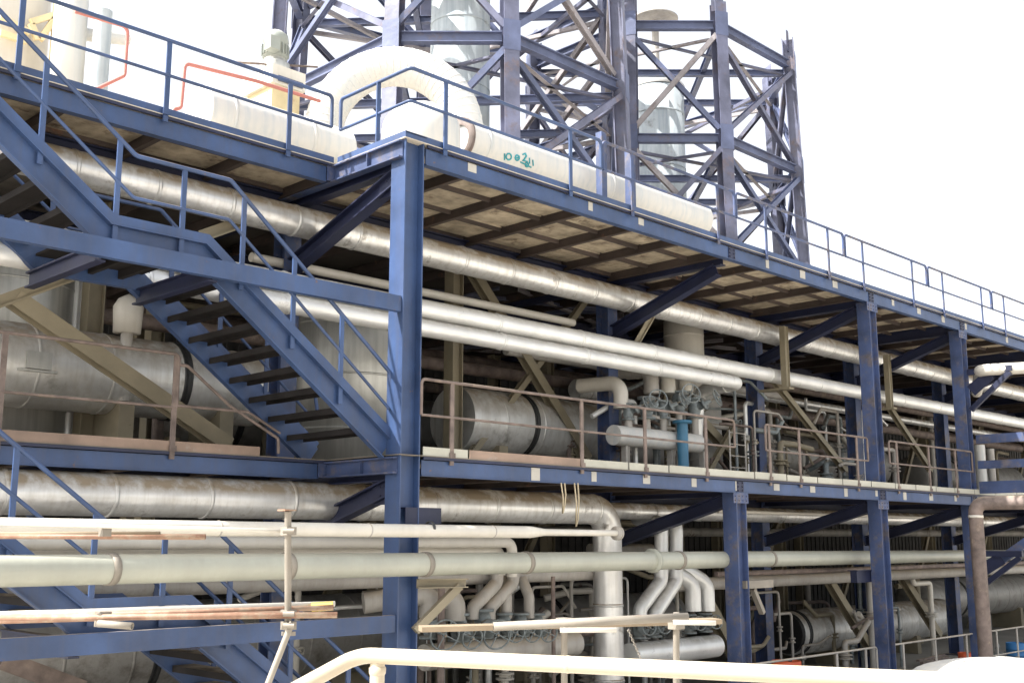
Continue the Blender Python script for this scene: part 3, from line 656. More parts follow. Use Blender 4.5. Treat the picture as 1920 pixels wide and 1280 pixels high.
# low manifold by the corner column
YM = 13.3
G1 = 'row of gate valves by the corner column'
for (px, py, s, l) in ((808, 1168, 1.15, 'grey gate valve nearest the corner column in the low row'), (860, 1175, 1.1, 'rust stained gate valve second from the corner column in the low row'),
                       (905, 1168, 1.15, 'gate valve with the largest handwheel in the low row'), (945, 1170, .95, 'gate valve right of the largest handwheel'), (976, 1170, .95, 'gate valve fourth from the corner column, small handwheel'), (1006, 1170, .95, 'gate valve at the right end of the low row by the fat down pipe')):
    p = at(px, py, YM); valve(l, p, s, (-.35, -1, -.25), 'valve', .2 if s > 1.1 else .15, G1)
ls = ['large elbow pipe right beside the corner column dropping into its valve', 'large elbow pipe bending down over the second valve']
for (xa, ya, xb, yb, xc, yc, r), l in zip(((760, 1112, 800, 1118, 806, 1150, .17), (800, 1118, 850, 1112, 850, 1155, .19)), ls):
    c = at(xc, yc, YM); tp = at(xb, ya, YM); pipe(l, [(c.x - .9, YM + .5, tp.z - .12), (c.x, YM, tp.z + .0), (c.x, YM, c.z - .06)], r, 'dustp', bend=.3)
for (x0, x1, l) in ((932, 885, 'slanting clad pipe entering the valve with the largest handwheel'), (962, 917, 'slanting clad pipe just right of the first slanting one')):
    a = at(x0, 1040, YM); b = at(x0, 1092, YM); c = at(x1, 1140, YM); d = at(x1, 1160, YM)
    pipe(l, [a, b, c, d], .105, 'dustp', bend=.15, cladded=False)
for (x0, y0, x1, l) in ((950, 1108, 950, 'short vertical pipe stub above the fourth valve'), (985, 1100, 992, 'short vertical pipe stub above the fifth valve')):
    pipe(l, [at(x0 - 6, 1085, YM + .2), at(x1, 1118, YM), at(x1, 1158, YM)], .09, 'dustp', bend=.12)
pipe('rusty thin standpipe at the low valve row', [at(828, 1090, 13.0), (at(828, 1090, 13).x, 13.0, GZ + .06)], .055, 'rust')
pipe('thin brown standpipe left of the fat down pipe', [at(1037, 1080, 13.0), (at(1037, 1080, 13).x, 13.0, GZ + .06)], .035, 'rust')
a = at(795, 1232, YM); b = at(1080, 1238, YM); pipe('pale header pipe along the ground below the low valve row', [a, (b.x, YM, a.z)], .2, 'dustp')
# low manifold right of the fat down pipe
YM2 = 13.6
zt_ = at(1250, 985, YM2).z
for (x0, x1, yb, l) in ((1240, 1200, 1140, 'left one of two tall clad pipes jogging left into the low header'), (1268, 1228, 1150, 'right one of two tall clad pipes jogging left into the low header')):
    a = at(x0, 980, YM2); pipe(l, [a + V((.35, .9, .1)), a, at(x0, 1088, YM2), at(x1, yb, YM2), at(x1, yb + 25, YM2)], .135, 'alub', bend=.18)
for (x0, l) in ((1300, 'left elbow pipe curving down right of the two tall clad pipes'), (1326, 'right elbow pipe curving down beside the dark brown brace')):
    c = at(x0, 1140, YM2); tp = at(x0 - 30, 1085, YM2); pipe(l, [(tp.x - .25, YM2 + .35, tp.z + .35), (c.x, YM2, tp.z - .1), (c.x, YM2, c.z - .05)], .16, 'alub', bend=.3)
h0 = at(1180, 1228, YM2); h1 = at(1342, 1222, YM2)
pipe('fat pale header lying low right of the fat down pipe', [h0, (h1.x, YM2, h0.z)], .225, 'alub', seg=22)
G2 = 'valves on the low right header'
for px, l in ((1197, 'valve at the left end of the low right header'), (1226, 'valve second along the low right header'), (1292, 'valve third along the low right header'), (1322, 'valve at the right end of the low right header')):
    p = at(px, 1180, YM2); valve(l, (p.x, YM2, h0.z + .48), .95, (-.5, -1, .1), 'valve', .14, G2)
# middle storey valve group
YM3 = 14.0
h0 = at(1150, 815, YM3); h1 = at(1308, 825, YM3)
pipe('whitish header with rounded ends under the middle valve group', [h0, (h1.x, YM3, h0.z)], .20, 'white', seg=22)
G3 = 'blue grey valves of the middle storey'
for k, (px, py, s, l) in enumerate(((1178, 772, .85, 'leftmost blue grey valve on the middle header'), (1212, 765, 1.15, 'dark topped valve on the middle header behind the rail post'), (1243, 768, .95, 'middle valve between the dark topped and the largest cluster'), (1272, 755, 1.2, 'pale blue valve above the sky blue pipe'), (1302, 765, 1.1, 'rightmost blue grey valve beside the whitish drum'))):
    p = at(px, py, YM3); valve(l, p, s, (-.5, -1, .25) if k % 2 else (.3, -1, .4), 'valve', .17, G3)
    mb = MB(); mb.cyl(p, (p.x, YM3, h0.z), .08, 12); solo('pipe_stub', mb, 'dustp', ['short stub under the leftmost middle valve', 'stub under the dark topped valve', 'stub under the middle valve of the group', 'stub under the pale blue valve', 'stub under the rightmost valve'][k], 'pipe', (p.x, YM3, h0.z))
for px, py, r, l in ((1164, 745, .15, 'upright yellowish pipe end left in the middle valve group'), (1221, 718, .16, 'tan pipe elbow above the dark topped valve'), (1252, 718, .16, 'pale pipe elbow above the middle valve'), (1285, 715, .17, 'pale pipe end above the pale blue valve')):
    p = at(px, py, YM3 + .1); pipe(l, [(p.x - .1, YM3 + 1.1, p.z + .32), (p.x, YM3 + .1, p.z + .3), (p.x, YM3 + .1, p.z - .22)], r, 'cream' if px != 1221 else 'dustp', bend=.25)
p = at(1279, 790, 13.7); q = at(1278, 868, 13.7)
t = thing('pipe', 'sky blue vertical pipe standing on the middle deck among the valves', 'pipe', (p.x, 13.7, D1T + .03)); mb = MB(); mb.cyl((p.x, 13.7, D1T + .03), (p.x, 13.7, p.z), .115, 16); link('shell', mb, 'cyan', t)
mb = MB(); mb.lathe((p.x, 13.7, p.z), (0, 0, 1), [(-.04, 0), (-.04, .2), (.02, .2), (.02, 0)], 18); link('flange', mb, 'cyan', t)
# small supports under the middle header
for px, l in ((1173, 'slim pale leg under the left end of the middle header'), (1258, 'slim pale leg left of the sky blue pipe'), (1318, 'pale leg under the right end of the middle header')):
    p = at(px, 850, YM3); mb = MB(); hcol(mb, p.x, YM3, D1T + .03, h0.z - .16, .12, .12); solo('support_leg', mb, 'dustp', l, 'support', (p.x, YM3, D1T + .03))
# ropes hanging from the middle deck
for px, y1, l in ((1052, 960, 'shorter rope hanging from the middle deck edge'), (1077, 985, 'longer doubled rope hanging from the middle deck edge')):
    p = at(px, 905, 11.45); q = at(px + 3, y1, 11.45); mb = MB()
    mb.tube([p, p.lerp(q, .5) + V((.03, 0, 0)), q, q + V((.05, 0, .1)), p.lerp(q, .4) + V((.09, 0, 0)), p + V((.08, 0, 0))], .012, 6); solo('rope', mb, 'rope', l, 'rope', q)

# ------------------------------------------------------------------ on the top deck
ZD = D2T + .03
# white pipe run with a sprayed mark
pr = at(1000, 274, 13.0); pb = .36
zc = pr.z - pb * 1.0; x0 = at(862, 260, 13.0).x; x1 = at(1310, 395, 13.0).x
zc = max(zc, ZD + pb + .02)
wp = thing('pipe', 'white lagged pipe lying on the top deck with a turquoise sprayed mark', 'pipe', (x0, 13.0, zc)); mb = MB(); clad(mb, [(x0, 13.0, zc), (x1, 13.0, zc)], pb, 28, None, 3.2); link('shell', mb, 'white', wp)
mb = MB(); mb.lathe((x0, 13, zc), (1, 0, 0), [(-.04, pb * .7), (-.04, pb + .03), (.0, pb + .03), (.0, pb * .7)], 28); link('end_ring', mb, 'rust', wp)
# letters o e 2 i i o sprayed on the side that faces the yard
def onpipe(px, py):
    r = ray(px, py); a_ = r.y ** 2 + r.z ** 2; b_ = -2 * (r.y * 13.0 + r.z * zc); c_ = 13.0 ** 2 + zc ** 2 - (pb + .006) ** 2; d_ = b_ * b_ - 4 * a_ * c_
    return r * ((-b_ - math.sqrt(max(d_, 0))) / (2 * a_))
mb = MB()
def stroke(q): mb.tube([onpipe(*p) for p in q], .014, 6)
def loop(cx, cy, rx, ry): stroke([(cx + rx * math.cos(a * math.pi / 5), cy + ry * math.sin(a * math.pi / 5)) for a in range(11)])
loop(954, 294, 5, 6); loop(970, 296, 4, 5); stroke([(966, 297), (974, 295)]); stroke([(980, 290), (985, 288), (987, 293), (981, 301), (989, 303)]); stroke([(993, 296), (993, 307)]); stroke([(999, 300), (1000, 311)]); loop(988, 309, 3, 4); stroke([(946, 288), (946, 300)]); stroke([(976, 304), (996, 314)])
link('sprayed_mark', mb, 'teal', wp)
# saddles of that pipe
for x in (x0 + 1.2, x0 + 5, x0 + 9):
    mb = MB(); mb.lohi((x - .08, 12.8, ZD), (x + .08, 13.2, zc - pb * .9)); link('saddle', mb, 'bluew', wp)
p = at(790, 262, 12.75); t = thing('drum', 'white domed drum standing on the top deck right behind the corner column', 'drum', (p.x, 12.75, ZD))
rz = at(790, 196, 12.75).z; rr = .62
mb = MB(); mb.lathe((p.x, 12.75, ZD), (0, 0, 1), [(0, .001), (0, rr), (rz - ZD - .45, rr)] + [(rz - ZD - .45 + .45 * math.sin(math.pi / 2 * k / 6), rr * math.cos(math.pi / 2 * k / 6)) for k in range(1, 7)], 36); link('shell', mb, 'white', t)
mb = MB(); mb.lathe((p.x, 12.75, ZD), (0, 0, 1), [(0, rr), (0, rr + .05), (.08, rr + .05), (.08, rr)], 36); link('base_ring', mb, 'rust', t)
a, b = lx(500, 250, 14.2, at(372, 215, 14.2).x, at(640, 280, 14.2).x); pipe('fat white lagged pipe along the recessed deck behind the left guard rail', [a, b], .42, 'white', cladded=True, seg=28, sp=1.4)
# the big arched duct
cA = at(738, 252, 14.9); hd = V((RT.x, RT.y, 0)).normalized(); dpt = (cA - V((0, 0, 0))).dot(FW); rc = 132 / FPX * dpt; rt_ = 37 / FPX * dpt
pts = [cA + hd * rc + V((0, 0, ZD - cA.z)), ] + [cA + hd * (rc * math.cos(math.pi * k / 30)) + V((0, 0, rc * math.sin(math.pi * k / 30) * 1.02)) for k in range(31)] + [cA - hd * rc + V((0, 0, ZD - cA.z))]
t = thing('arched_duct', 'big white segmented arch of duct rising from the top deck behind the drum', 'duct', (cA.x, cA.y, ZD))
mb = MB(); mb.tube(pts, rt_, 30)
for i in range(1, len(pts) - 1): d = (pts[i + 1] - pts[i - 1]).normalized(); mb.lathe(pts[i], d, [(-.012, rt_), (-.010, rt_ + .006), (.010, rt_ + .006), (.012, rt_)], 30)
link('shell', mb, 'white', t)
for q in (pts[0], pts[-1]): mb = MB(); mb.lathe((q.x, q.y, ZD), (0, 0, 1), [(0, rt_), (0, rt_ + .09), (.06, rt_ + .09), (.06, rt_)], 30); link('flange', mb, 'white', t)
# vertical motor with pump
p = at(516, 105, 16.5); zb_ = at(516, 145, 16.5).z; zt_ = at(516, 60, 16.5).z; zm_ = at(516, 112, 16.5).z; k = 1 / FPX * p.dot(FW)
t = thing('motor', 'green finned vertical motor on a pale stand beside the lattice tower', 'motor', (p.x, 16.5, ZD))
mb = MB(); r_ = 23 * k; mb.lathe((p.x, 16.5, zm_), (0, 0, 1), [(0, .001), (0, r_), (zt_ - zm_ - .22, r_), (zt_ - zm_ - .2, r_ * 1.08), (zt_ - zm_ - .08, r_ * 1.0), (zt_ - zm_, r_ * .55), (zt_ - zm_, .001)], 24)
for a in range(20):
    e = V((math.cos(a * .314), math.sin(a * .314), 0)); mb.bar(V((p.x, 16.5, zm_ + .05)) + e * r_, V((p.x, 16.5, zt_ - .28)) + e * r_, .014, .06, e)
link('housing', mb, 'green', t); mb = MB(); mb.box((p.x - r_ * 1.15, 16.2, zm_ + .12), (.2, .2, .24)); link('terminal_box', mb, 'green', t)
mb = MB(); mb.lathe((p.x, 16.5, zb_), (0, 0, 1), [(0, .001), (0, r_ * 1.25), (zm_ - zb_ - .1, r_ * 1.2), (zm_ - zb_ - .06, r_ * .9), (zm_ - zb_, r_ * .9)], 24); link('coupling_guard', mb, 'tank', t)
mb = MB(); mb.lohi((p.x - r_ * 1.3, 16.1, ZD), (p.x + r_ * 1.3, 16.9, zb_ - .35)); link('plinth', mb, 'yellow', t)
mb = MB(); mb.lohi((p.x - r_ * 1.6, 16.0, zb_ - .35), (p.x + r_ * 1.5, 17.0, zb_)); link('pump_box', mb, 'cream', t)
mb = MB(); mb.lohi((p.x - r_ * 1.1, 15.97, zb_ - .3), (p.x + r_ * 1.2, 15.995, zb_ - .2)); link('stripe_plate', mb, 'bluew', t)
mb = MB(); q0 = at(440, 117, 16.4); q1 = at(595, 126, 16.4); mb.tube([q0, q1], .02, 6); link('conduit', mb, 'rust', t)
# red pipes
YRd = 13.5
pipe('long red pipe loop behind the left guard rail, stepping up then along', [at(325, 204, YRd) + V((0, 0, -.3)), at(325, 204, YRd), at(339, 204, YRd), at(347, 119, YRd), at(480, 152, YRd), at(600, 190, YRd)], .028, 'red', bend=.08, seg=10)
pipe('short red pipe bend beside the pale blue standpipe', [at(150, 182, YRd), at(234, 142, YRd), at(240, 52, YRd), at(200, 40, YRd), at(140, 22, YRd)], .024, 'red', bend=.08, seg=10)
p = at(190, 90, 15.2); pipe('pale blue standpipe rising from the recessed deck', [(p.x, 15.2, ZD), (p.x, 15.2, at(196, 22, 15.2).z)], .13, 'stack')
# pale process vessel with yellow bracing at the far left
p = at(28, 90, 16.8); t = thing('pale_vessel', 'sun bleached tan vessel with yellow bracket frame at the top left corner', 'vessel', (p.x - .3, 16.8, ZD))
mb = MB(); mb.lathe((p.x - .3, 16.8, ZD), (0, 0, 1), [(0, .001), (0, .75), (2.9, .75), (3.1, .6), (3.2, .001)], 32); link('shell', mb, 'cream', t)
for a, b in (((0, 32), (55, 62)), ((58, 42), (105, 28)), ((0, 62), (50, 78)), ((58, 45), (70, 75)), ((75, 75), (105, 32))):
    mb = MB(); mb.bar(at(*a, 15.9), at(*b, 15.9), .07, .09); link('bracket', mb, 'yellow', t)
mb = MB(); q = at(104, 60, 15.9); mb.lohi((q.x - .05, 15.85, ZD), (q.x + .05, 15.95, q.z + .6)); link('bracket', mb, 'yellow', t)
p = at(128, 100, 15.6); mb = MB(); mb.lathe((p.x, 15.6, ZD), (0, 0, 1), [(0, .001), (0, .24), (2.6, .24), (2.75, .15), (2.8, .001)], 24); mb.tube([(p.x, 15.6, ZD + 1.9), (p.x + .9, 15.6, ZD + 2.1)], .1, 14); mb.tube([(p.x, 15.6, ZD + 1.2), (p.x + .9, 15.6, ZD + .3)], .09, 14)
solo('process_pot', mb, 'white', 'white upright pot with two slanting branches, left of the pale blue standpipe', 'pot', (p.x, 15.6, ZD))
# slim blue posts standing on the deck
for px, y0, y1, l in ((1182, 285, 350, 'short blue box post behind the guard rail at the tower foot'), (1128, 250, 330, 'short pale blue post left of the tower foot')):
    p = at(px, y1, 12.4); mb = MB(); mb.lohi((p.x - .07, 12.33, ZD), (p.x + .07, 12.47, at(px, y0, 12.4).z)); solo('deck_post', mb, 'bluew', l, 'post', (p.x, 12.4, ZD))

# ------------------------------------------------------------------ lattice towers
TL, TW = 3.9, 2.6
hs_ = TL / 2 + TW / math.sqrt(2)
OCT = [(-TL / 2, -hs_), (TL / 2, -hs_), (hs_, -TL / 2), (hs_, TL / 2), (TL / 2, hs_), (-TL / 2, hs_), (-hs_, TL / 2), (-hs_, -TL / 2)]
def tower(label, c, top, levels, OCT=OCT):
    c = V(c); t = thing('lattice_tower', label, 'tower', (c.x, c.y, ZD))
    def node(i, z):
        s = 1 + .006 * (11.1 - z); return V((c.x + OCT[i % 8][0] * s, c.y + OCT[i % 8][1] * s, z))
    for i in range(8):
        a, b = node(i, ZD), node(i, top + (.5 if i % 2 else .35)); o = V((OCT[i][0], OCT[i][1], 0)).normalized()
        mb = MB(); mb.ibeam(a, b, .35, .35, o, .03, .022); l = link('leg', mb, 'tower', t)
        mb = MB(); q = node(i, top + .35)
        mb.prof(q + V((0, 0, -.25)), q + V((0, 0, .42)), [(-.2, -.03), (.2, -.03), (.13, .03), (-.05, .03)], o); link('cap_lug', mb, 'tower', t, l)
    for zi, z in enumerate(levels):
        for i in range(8):
            a, b = node(i, z), node(i + 1, z); d = (b - a).normalized() * .17
            mb = MB(); mb.ibeam(a + d, b - d, .20, .25, (0, 0, 1), .022, .016); link('beam', mb, 'towerb', t)
        if zi + 1 < len(levels):
            z2 = levels[zi + 1]
            for i in range(8):
                for (p, q, off) in ((node(i, z + .2), node(i + 1, z2 - .2), .07), (node(i + 1, z + .2), node(i, z2 - .2), -.07)):
                    n = V((OCT[i][0] + OCT[(i + 1) % 8][0], OCT[i][1] + OCT[(i + 1) % 8][1], 0)).normalized(); d = (q - p).normalized() * .16
                    mb = MB(); mb.ibeam(p + d + n * off * 1.35, q - d + n * off * 1.35, .14, .15, n, .016, .014); link('brace', mb, random.choice(['tower', 'tower', 'towerb', 'towerl']), t)
        # inner ring carrying the stack
        for k in (0, 2, 4, 6):
            a = node(k, z); b = node(k + 3, z); d = (b - a).normalized() * .2
            mb = MB(); mb.ibeam(a + d + V((0, 0, -.16 - .1 * k / 6)), b - d + V((0, 0, -.16 - .1 * k / 6)), .16, .2, (0, 0, 1), .016, .014); link('inner_beam', mb, 'towerb', t)
        for k in range(0, 8):
            a = node(k, z - .42); b = node(k + 2, z - .42); d = (b - a).normalized() * .3
            mb = MB(); mb.angle(a + d, b - d, .11, .11, (0, 0, 1), .014); link('tie', mb, random.choice(['tower', 'towerl']), t)
        if zi:
            for k in range(8):
                q = node(k, z); o = V((OCT[k][0], OCT[k][1], 0)).normalized(); sdv = V((-o.y, o.x, 0))
                mb = MB(); mb.prof(q + o * .18 - V((0, 0, .36)), q + o * .18 + V((0, 0, .36)), [(-.2, 0), (.2, 0), (.2, .014), (-.2, .014)], o); link('gusset', mb, 'towerb', t)
    return t
LV = [4.55 - 0, 7.75, 11.12, 14.55]
LV[0] = ZD + .2
cL = V((18.53, 20.37, 0)); cR = V((27.3, 20.6, 0))
tower('taller looking nearer octagonal lattice tower of faded blue steel, left', cL, 18.2, LV + [17.9], [(p[0], p[1] + (.9 if i in (5, 6) else 0)) for i, p in enumerate(OCT)])
tower('farther octagonal lattice tower whose leg tops show against the sky, right', cR, 14.9, LV)
def stack(label, c, r, z0, z1, cone=True, hood=False):
    t = thing('exhaust_stack', label, 'stack', (c.x, c.y, z0)); mb = MB()
    pr_ = [(0, r * .45), (z1 * 0 + 1.6, r * .8), (3.2, r)] if cone else [(0, r)]
    mb.lathe((c.x, c.y, z0), (0, 0, 1), [(0, .001)] + pr_ + [(z1 - z0, r), (z1 - z0, r * .9), (z1 - z0 - .3, r * .9)], 40)
    k = 4.2
    while k < z1 - z0: mb.lathe((c.x, c.y, z0 + k), (0, 0, 1), [(-.03, r), (-.028, r + .012), (.028, r + .012), (.03, r)], 40); k += 1.8
    link('shell', mb, 'stack', t)
    mb = MB(); mb.lathe((c.x, c.y, z0), (0, 0, 1), [(0, r * .45), (0, r * .6), (.1, r * .6), (.1, r * .45)], 36); link('base_flange', mb, 'tank', t)
    if hood:
        mb = MB(); mb.lathe((c.x, c.y, z1), (0, 0, 1), [(.0, r * 1.02), (.12, r * 1.05), (.4, r * .8), (.62, r * .35), (.66, .001)], 36); link('top_cone', mb, 'white', t)
        for z_ in (z1 + 2.45,):
            mb = MB(); mb.lathe((c.x, c.y, z_), (0, 0, 1), [(0, .001), (0, .74), (.06, .76), (.16, .5), (.22, .001)], 30); link('rain_hood', mb, 'dustp', t)
        mb = MB(); mb.cyl((c.x, c.y, z1 + .5), (c.x, c.y, z1 + 2.7), .12, 12); link('vent_pipe', mb, 'dustp', t)
    return t
stack('streaked silver stack standing inside the left lattice tower', cL, .78, ZD, 18.6)
stack('streaked silver stack inside the right lattice tower with its rounded top in view', cR, .86, ZD, 14.2, hood=True)

# ------------------------------------------------------------------ scaffold in front
dS = 8.3
def sc(px, py, d=dS): return atd(px, py, d)
t = thing('scaffold_standard', 'grey scaffold pole with head plate and leaning strut, in front of the lower stair', 'scaffold pole', sc(540, 1190))
mb = MB(); mb.cyl(sc(540, 958), sc(540, 1188), .026, 12); link('pole', mb, 'scaf', t)
mb = MB(); mb.box(sc(538, 956), (.1, .1, .012)); link('head_plate', mb, 'rustl', t)
mb = MB(); mb.cyl(sc(548, 1165, 8.25), sc(495, 1300, 8.1), .024, 12); link('strut', mb, 'scaf', t)
for y in (995, 1150, 1172): mb = MB(); mb.box(sc(541, y), (.085, .085, .06)); mb.cyl(sc(531, y, 8.2), sc(552, y, 8.2), .02, 8); link('coupler', mb, 'scaf', t)
mb = MB(); mb.box(sc(541, 1187), (.075, .075, .03)); link('coupler', mb, 'scaf', t)
GS = 'loose scaffold tubes in front of the stairs'
def stube(a, b, r, m, l, da=dS, db=dS, grp=GS):
    mb = MB(); mb.lathe(sc(*a, da), sc(*b, db) - sc(*a, da), [(0, r * .8), (0, r), ((sc(*b, db) - sc(*a, da)).length, r), ((sc(*b, db) - sc(*a, da)).length, r * .8), ((sc(*b, db) - sc(*a, da)).length - .12, r * .8)], 12)
    solo('scaffold_tube', mb, m, l, 'scaffold tube', sc(*b, db), grp)
stube((-60, 979), (541, 995), .016, 'cream', 'thin cream tube meeting the scaffold pole under the white pipe', 8.35, 8.35)
stube((-60, 1004), (385, 1006), .022, 'rustl', 'rust streaked tube ending below the slim white pipe', 8.5, 8.5)
stube((-60, 1000), (300, 999), .014, 'wood', 'thin brown rod lying above the rust streaked tube', 8.5, 8.5)
stube((-60, 1152), (628, 1131), .020, 'cream', 'cream tube topmost of the lower bundle', 8.45, 8.45)
stube((-60, 1160), (625, 1138), .021, 'rustl', 'rusty tube second in the lower bundle', 8.38, 8.38)
stube((-60, 1166), (560, 1148), .019, 'rustl', 'rusty tube lowest in the lower bundle', 8.32, 8.32)
stube((-60, 1159), (632, 1152), .023, 'rustl', 'pinkish rusty tube poking out right past the scaffold pole', 8.25, 8.25)
stube((184, 1168), (248, 1173), .027, 'scaf', 'short open ended pale tube stub under the bundle', 8.2, 8.15)
mb = MB(); mb.cyl(sc(585, 1137, 8.42), sc(624, 1135, 8.42), .034, 12); solo('tape_wrap', mb, 'yell2', 'yellow wrapping on the end of the lower tube bundle', 'wrap', sc(605, 1136))
mb = MB(); mb.box(sc(193, 1160, 8.3), (.09, .09, .11)); mb.cyl(sc(186, 1148, 8.25), sc(198, 1166, 8.25), .018, 8); solo('tube_clamp', mb, 'scaf', 'small scaffold clamp on the lower tube bundle', 'clamp', sc(193, 1165))
mb = MB(); mb.box(sc(197, 995, 8.4), (.07, .07, .08)); mb.cyl(sc(195, 988, 8.4), sc(200, 1003, 8.4), .014, 8); solo('tube_clamp', mb, 'scaf', 'small scaffold clamp under the slim white pipe', 'clamp', sc(197, 1000))
# second scaffold by the valves
dV = 10.2
for px, y0, y1, l in ((1058, 1160, 1330, 'pale scaffold pole left of the fat down pipe'), (1268, 1148, 1330, 'pale scaffold pole in front of the low right header')):
    mb = MB(); mb.cyl(atd(px, y0, dV), atd(px, y1, dV), .03, 12); 
    for y in (1168,): mb.box(atd(px, y, dV), (.11, .11, .1))
    solo('scaffold_standard', mb, 'scaf', l, 'scaffold pole', atd(px, y1, dV))
mb = MB(); mb.bar(atd(788, 1178, 10.0), atd(1345, 1163, 10.6), .24, .045); solo('scaffold_plank', mb, 'wood', 'rust stained scaffold plank across the low valves', 'plank', atd(1000, 1172, 10.2))
stube((925, 1174), (1290, 1156), .04, 'scaf', 'thick pale tube lying along the plank by the fat down pipe', 9.9, 10.1, None)
stube((1050, 1181), (1156, 1180), .022, 'cream', 'short bright tube tail left of the fat down pipe', 9.9, 9.9, None)
stube((1262, 1166), (1342, 1167), .022, 'cream', 'short bright tube tail right of the scaffold pole by the low right header', 9.9, 9.9, None)
mb = MB(); q = [atd(1178 + k * 1.9, 1180 + k * 4.3, 9.9) for k in range(13)]
for k in range(12): mb.ring((q[k] + q[k + 1]) / 2, (q[k + 1] - q[k]).cross(V((1, k % 2, .3))), .013, .0045, 8, 5)
solo('chain', mb, 'scaf', 'thin chain hanging by the fat down pipe', 'chain', q[-1])

# ------------------------------------------------------------------ foreground handrail
c0 = atd(520, 1310, 3.0); c1 = atd(672, 1227, 3.1); c2 = atd(1780, 1277, 2.52)
t = thing('handrail', 'cream tubular handrail in the foreground of the viewpoint', 'handrail', atd(708, 1300, 3.08))
mb = MB(); mb.tube([c0 + (c0 - c1) * .8, c1, c2], .0215, 24, bend=.1); link('top_rail', mb, 'rail', t)
pp = atd(708, 1238, 3.085); mb = MB(); mb.cyl(pp, pp + V((0, 0, -1.0)), .0205, 20); link('post', mb, 'rail', t)
mb = MB(); mb.lathe(pp + V((0, 0, -.03)), (0, 0, 1), [(-.008, .0206), (-.002, .0235), (.012, .024), (.016, .0206)], 20); link('weld_bead', mb, 'rail', t)
mb = MB(); dd = (c2 - c1).normalized(); mb.lathe(c1 + dd * .62, dd, [(-.006, .0216), (-.002, .0226), (.002, .0226), (.006, .0216)], 24); link('weld_bead', mb, 'rail', t)
# white tank top at the lower right
p = at(1890, 1300, 8.2); k = p.dot(FW) / FPX
t = thing('white_tank', 'white rounded tank top in the lower right corner', 'tank', (p.x, 8.2, GZ))
mb = MB(); r_ = 175 * k; zt_ = at(1850, 1241, 8.2).z
mb.lathe((p.x, 8.2, GZ), (0, 0, 1), [(0, .001), (0, r_), (zt_ - GZ - .35, r_)] + [(zt_ - GZ - .35 + .35 * math.sin(math.pi / 2 * q / 8), r_ * math.cos(math.pi / 2 * q / 8)) for q in range(1, 9)], 48); link('shell', mb, 'white', t)
mb = MB(); mb.lathe((p.x, 8.2, zt_ - .02), (0, 0, 1), [(0, .16), (.05, .16), (.05, .001)], 20); link('lid', mb, 'white', t)

# ------------------------------------------------------------------ right hand end
YS = 10.6
p = at(1832, 1000, YS); zt_ = at(1830, 943, YS).z
t = thing('standpipe', 'scabby rust brown standpipe with an elbow at the right edge', 'pipe', (p.x, YS, GZ + .06))
mb = MB(); mb.tube([(p.x, YS, GZ + .06), (p.x, YS, zt_), (p.x + .9, YS - 3.2, zt_ + .0)], .155, 20, bend=.22); link('shell', mb, 'rust', t)
mb = MB(); mb.lathe((p.x, YS, at(1830, 968, YS).z), (0, 0, 1), [(-.03, .155), (-.03, .165), (.03, .165), (.03, .155)], 20); link('band', mb, 'cream', t)
# cream pipes coming out under the top deck
e0 = at(1842, 692, 11.0); pipe('cream pipe elbow pointing to the viewer under the top deck, right edge', [e0 + V((3.5, 1.6, -.1)), e0 + V((.1, .1, 0)), e0 + V((1.2, -2.6, -.02))], .145, 'cream', bend=.22)
# triangular bracket plates on the last front column
def tri(name, x, y, z, dy, dz, label, m='bluew'):
    mb = MB(); mb.bar((x, y, z), (x, y - dy, z), .12, .14); mb.bar((x, y - .02, z - dz), (x, y - dy + .06, z - .08), .1, .12); mb.bar((x, y - .05, z - dz * .5), (x, y - dy * .5, z - .1), .016, .3)
    solo(name, mb, m, label, 'bracket', (x, y, z))
p = at(1830, 703, Y0); tri('pipe_bracket', XD + .1, Y0 - .03, p.z, 1.1, .95, 'dark blue triangular bracket high on the column near the right edge', 'navy')
p = at(1850, 1037, Y0); tri('pipe_bracket', XD + .1, Y0 - .03, p.z, 1.0, .75, 'dark blue triangular bracket low on the column near the right edge', 'navy')
# side landing frame toward the viewer from that column
t = thing('side_landing', 'blue railed side landing running toward the viewer at the right edge', 'landing', (XD + .3, Y0 - .2, D1T))
for py, h in ((825, .22), (872, .2), (914, .3)):
    z = at(1835, py, Y0).z; mb = MB(); mb.lohi((XD + .25, Y0 - 4.0, z - h / 2), (XD + .31, Y0 - .05, z + h / 2)); link('side_beam', mb, 'bluew', t)
for yy in (Y0 - 1.5, Y0 - 3.2): mb = MB(); mb.lohi((XD + .32, yy - .05, D1T - .1), (XD + .42, yy + .05, 2.9)); link('post', mb, 'bluew', t)
mb = MB(); mb.lohi((XD + .32, Y0 - 4.0, D1T - .04), (XD + 1.6, Y0 - .4, D1T)); link('deck_plate', mb, 'deck', t)
mb = MB(); mb.bar((XD + .2, Y0 - .1, -.7), (XD + .2, Y0 - 2.6, .95), .16, .2); link('brace', mb, 'bluew', t)
for px, y0, y1, l, m_ in ((1842, 835, 915, 'white upright pipe behind the side landing', 'white'), (1862, 842, 915, 'tan upright pipe behind the side landing', 'dustp')):
    p = at(px, y1, 13.4); pipe(l, [(p.x, 13.4, D1T + .03), (p.x, 13.4, at(px, y0, 13.4).z)], .15 if m_ == 'white' else .11, m_)
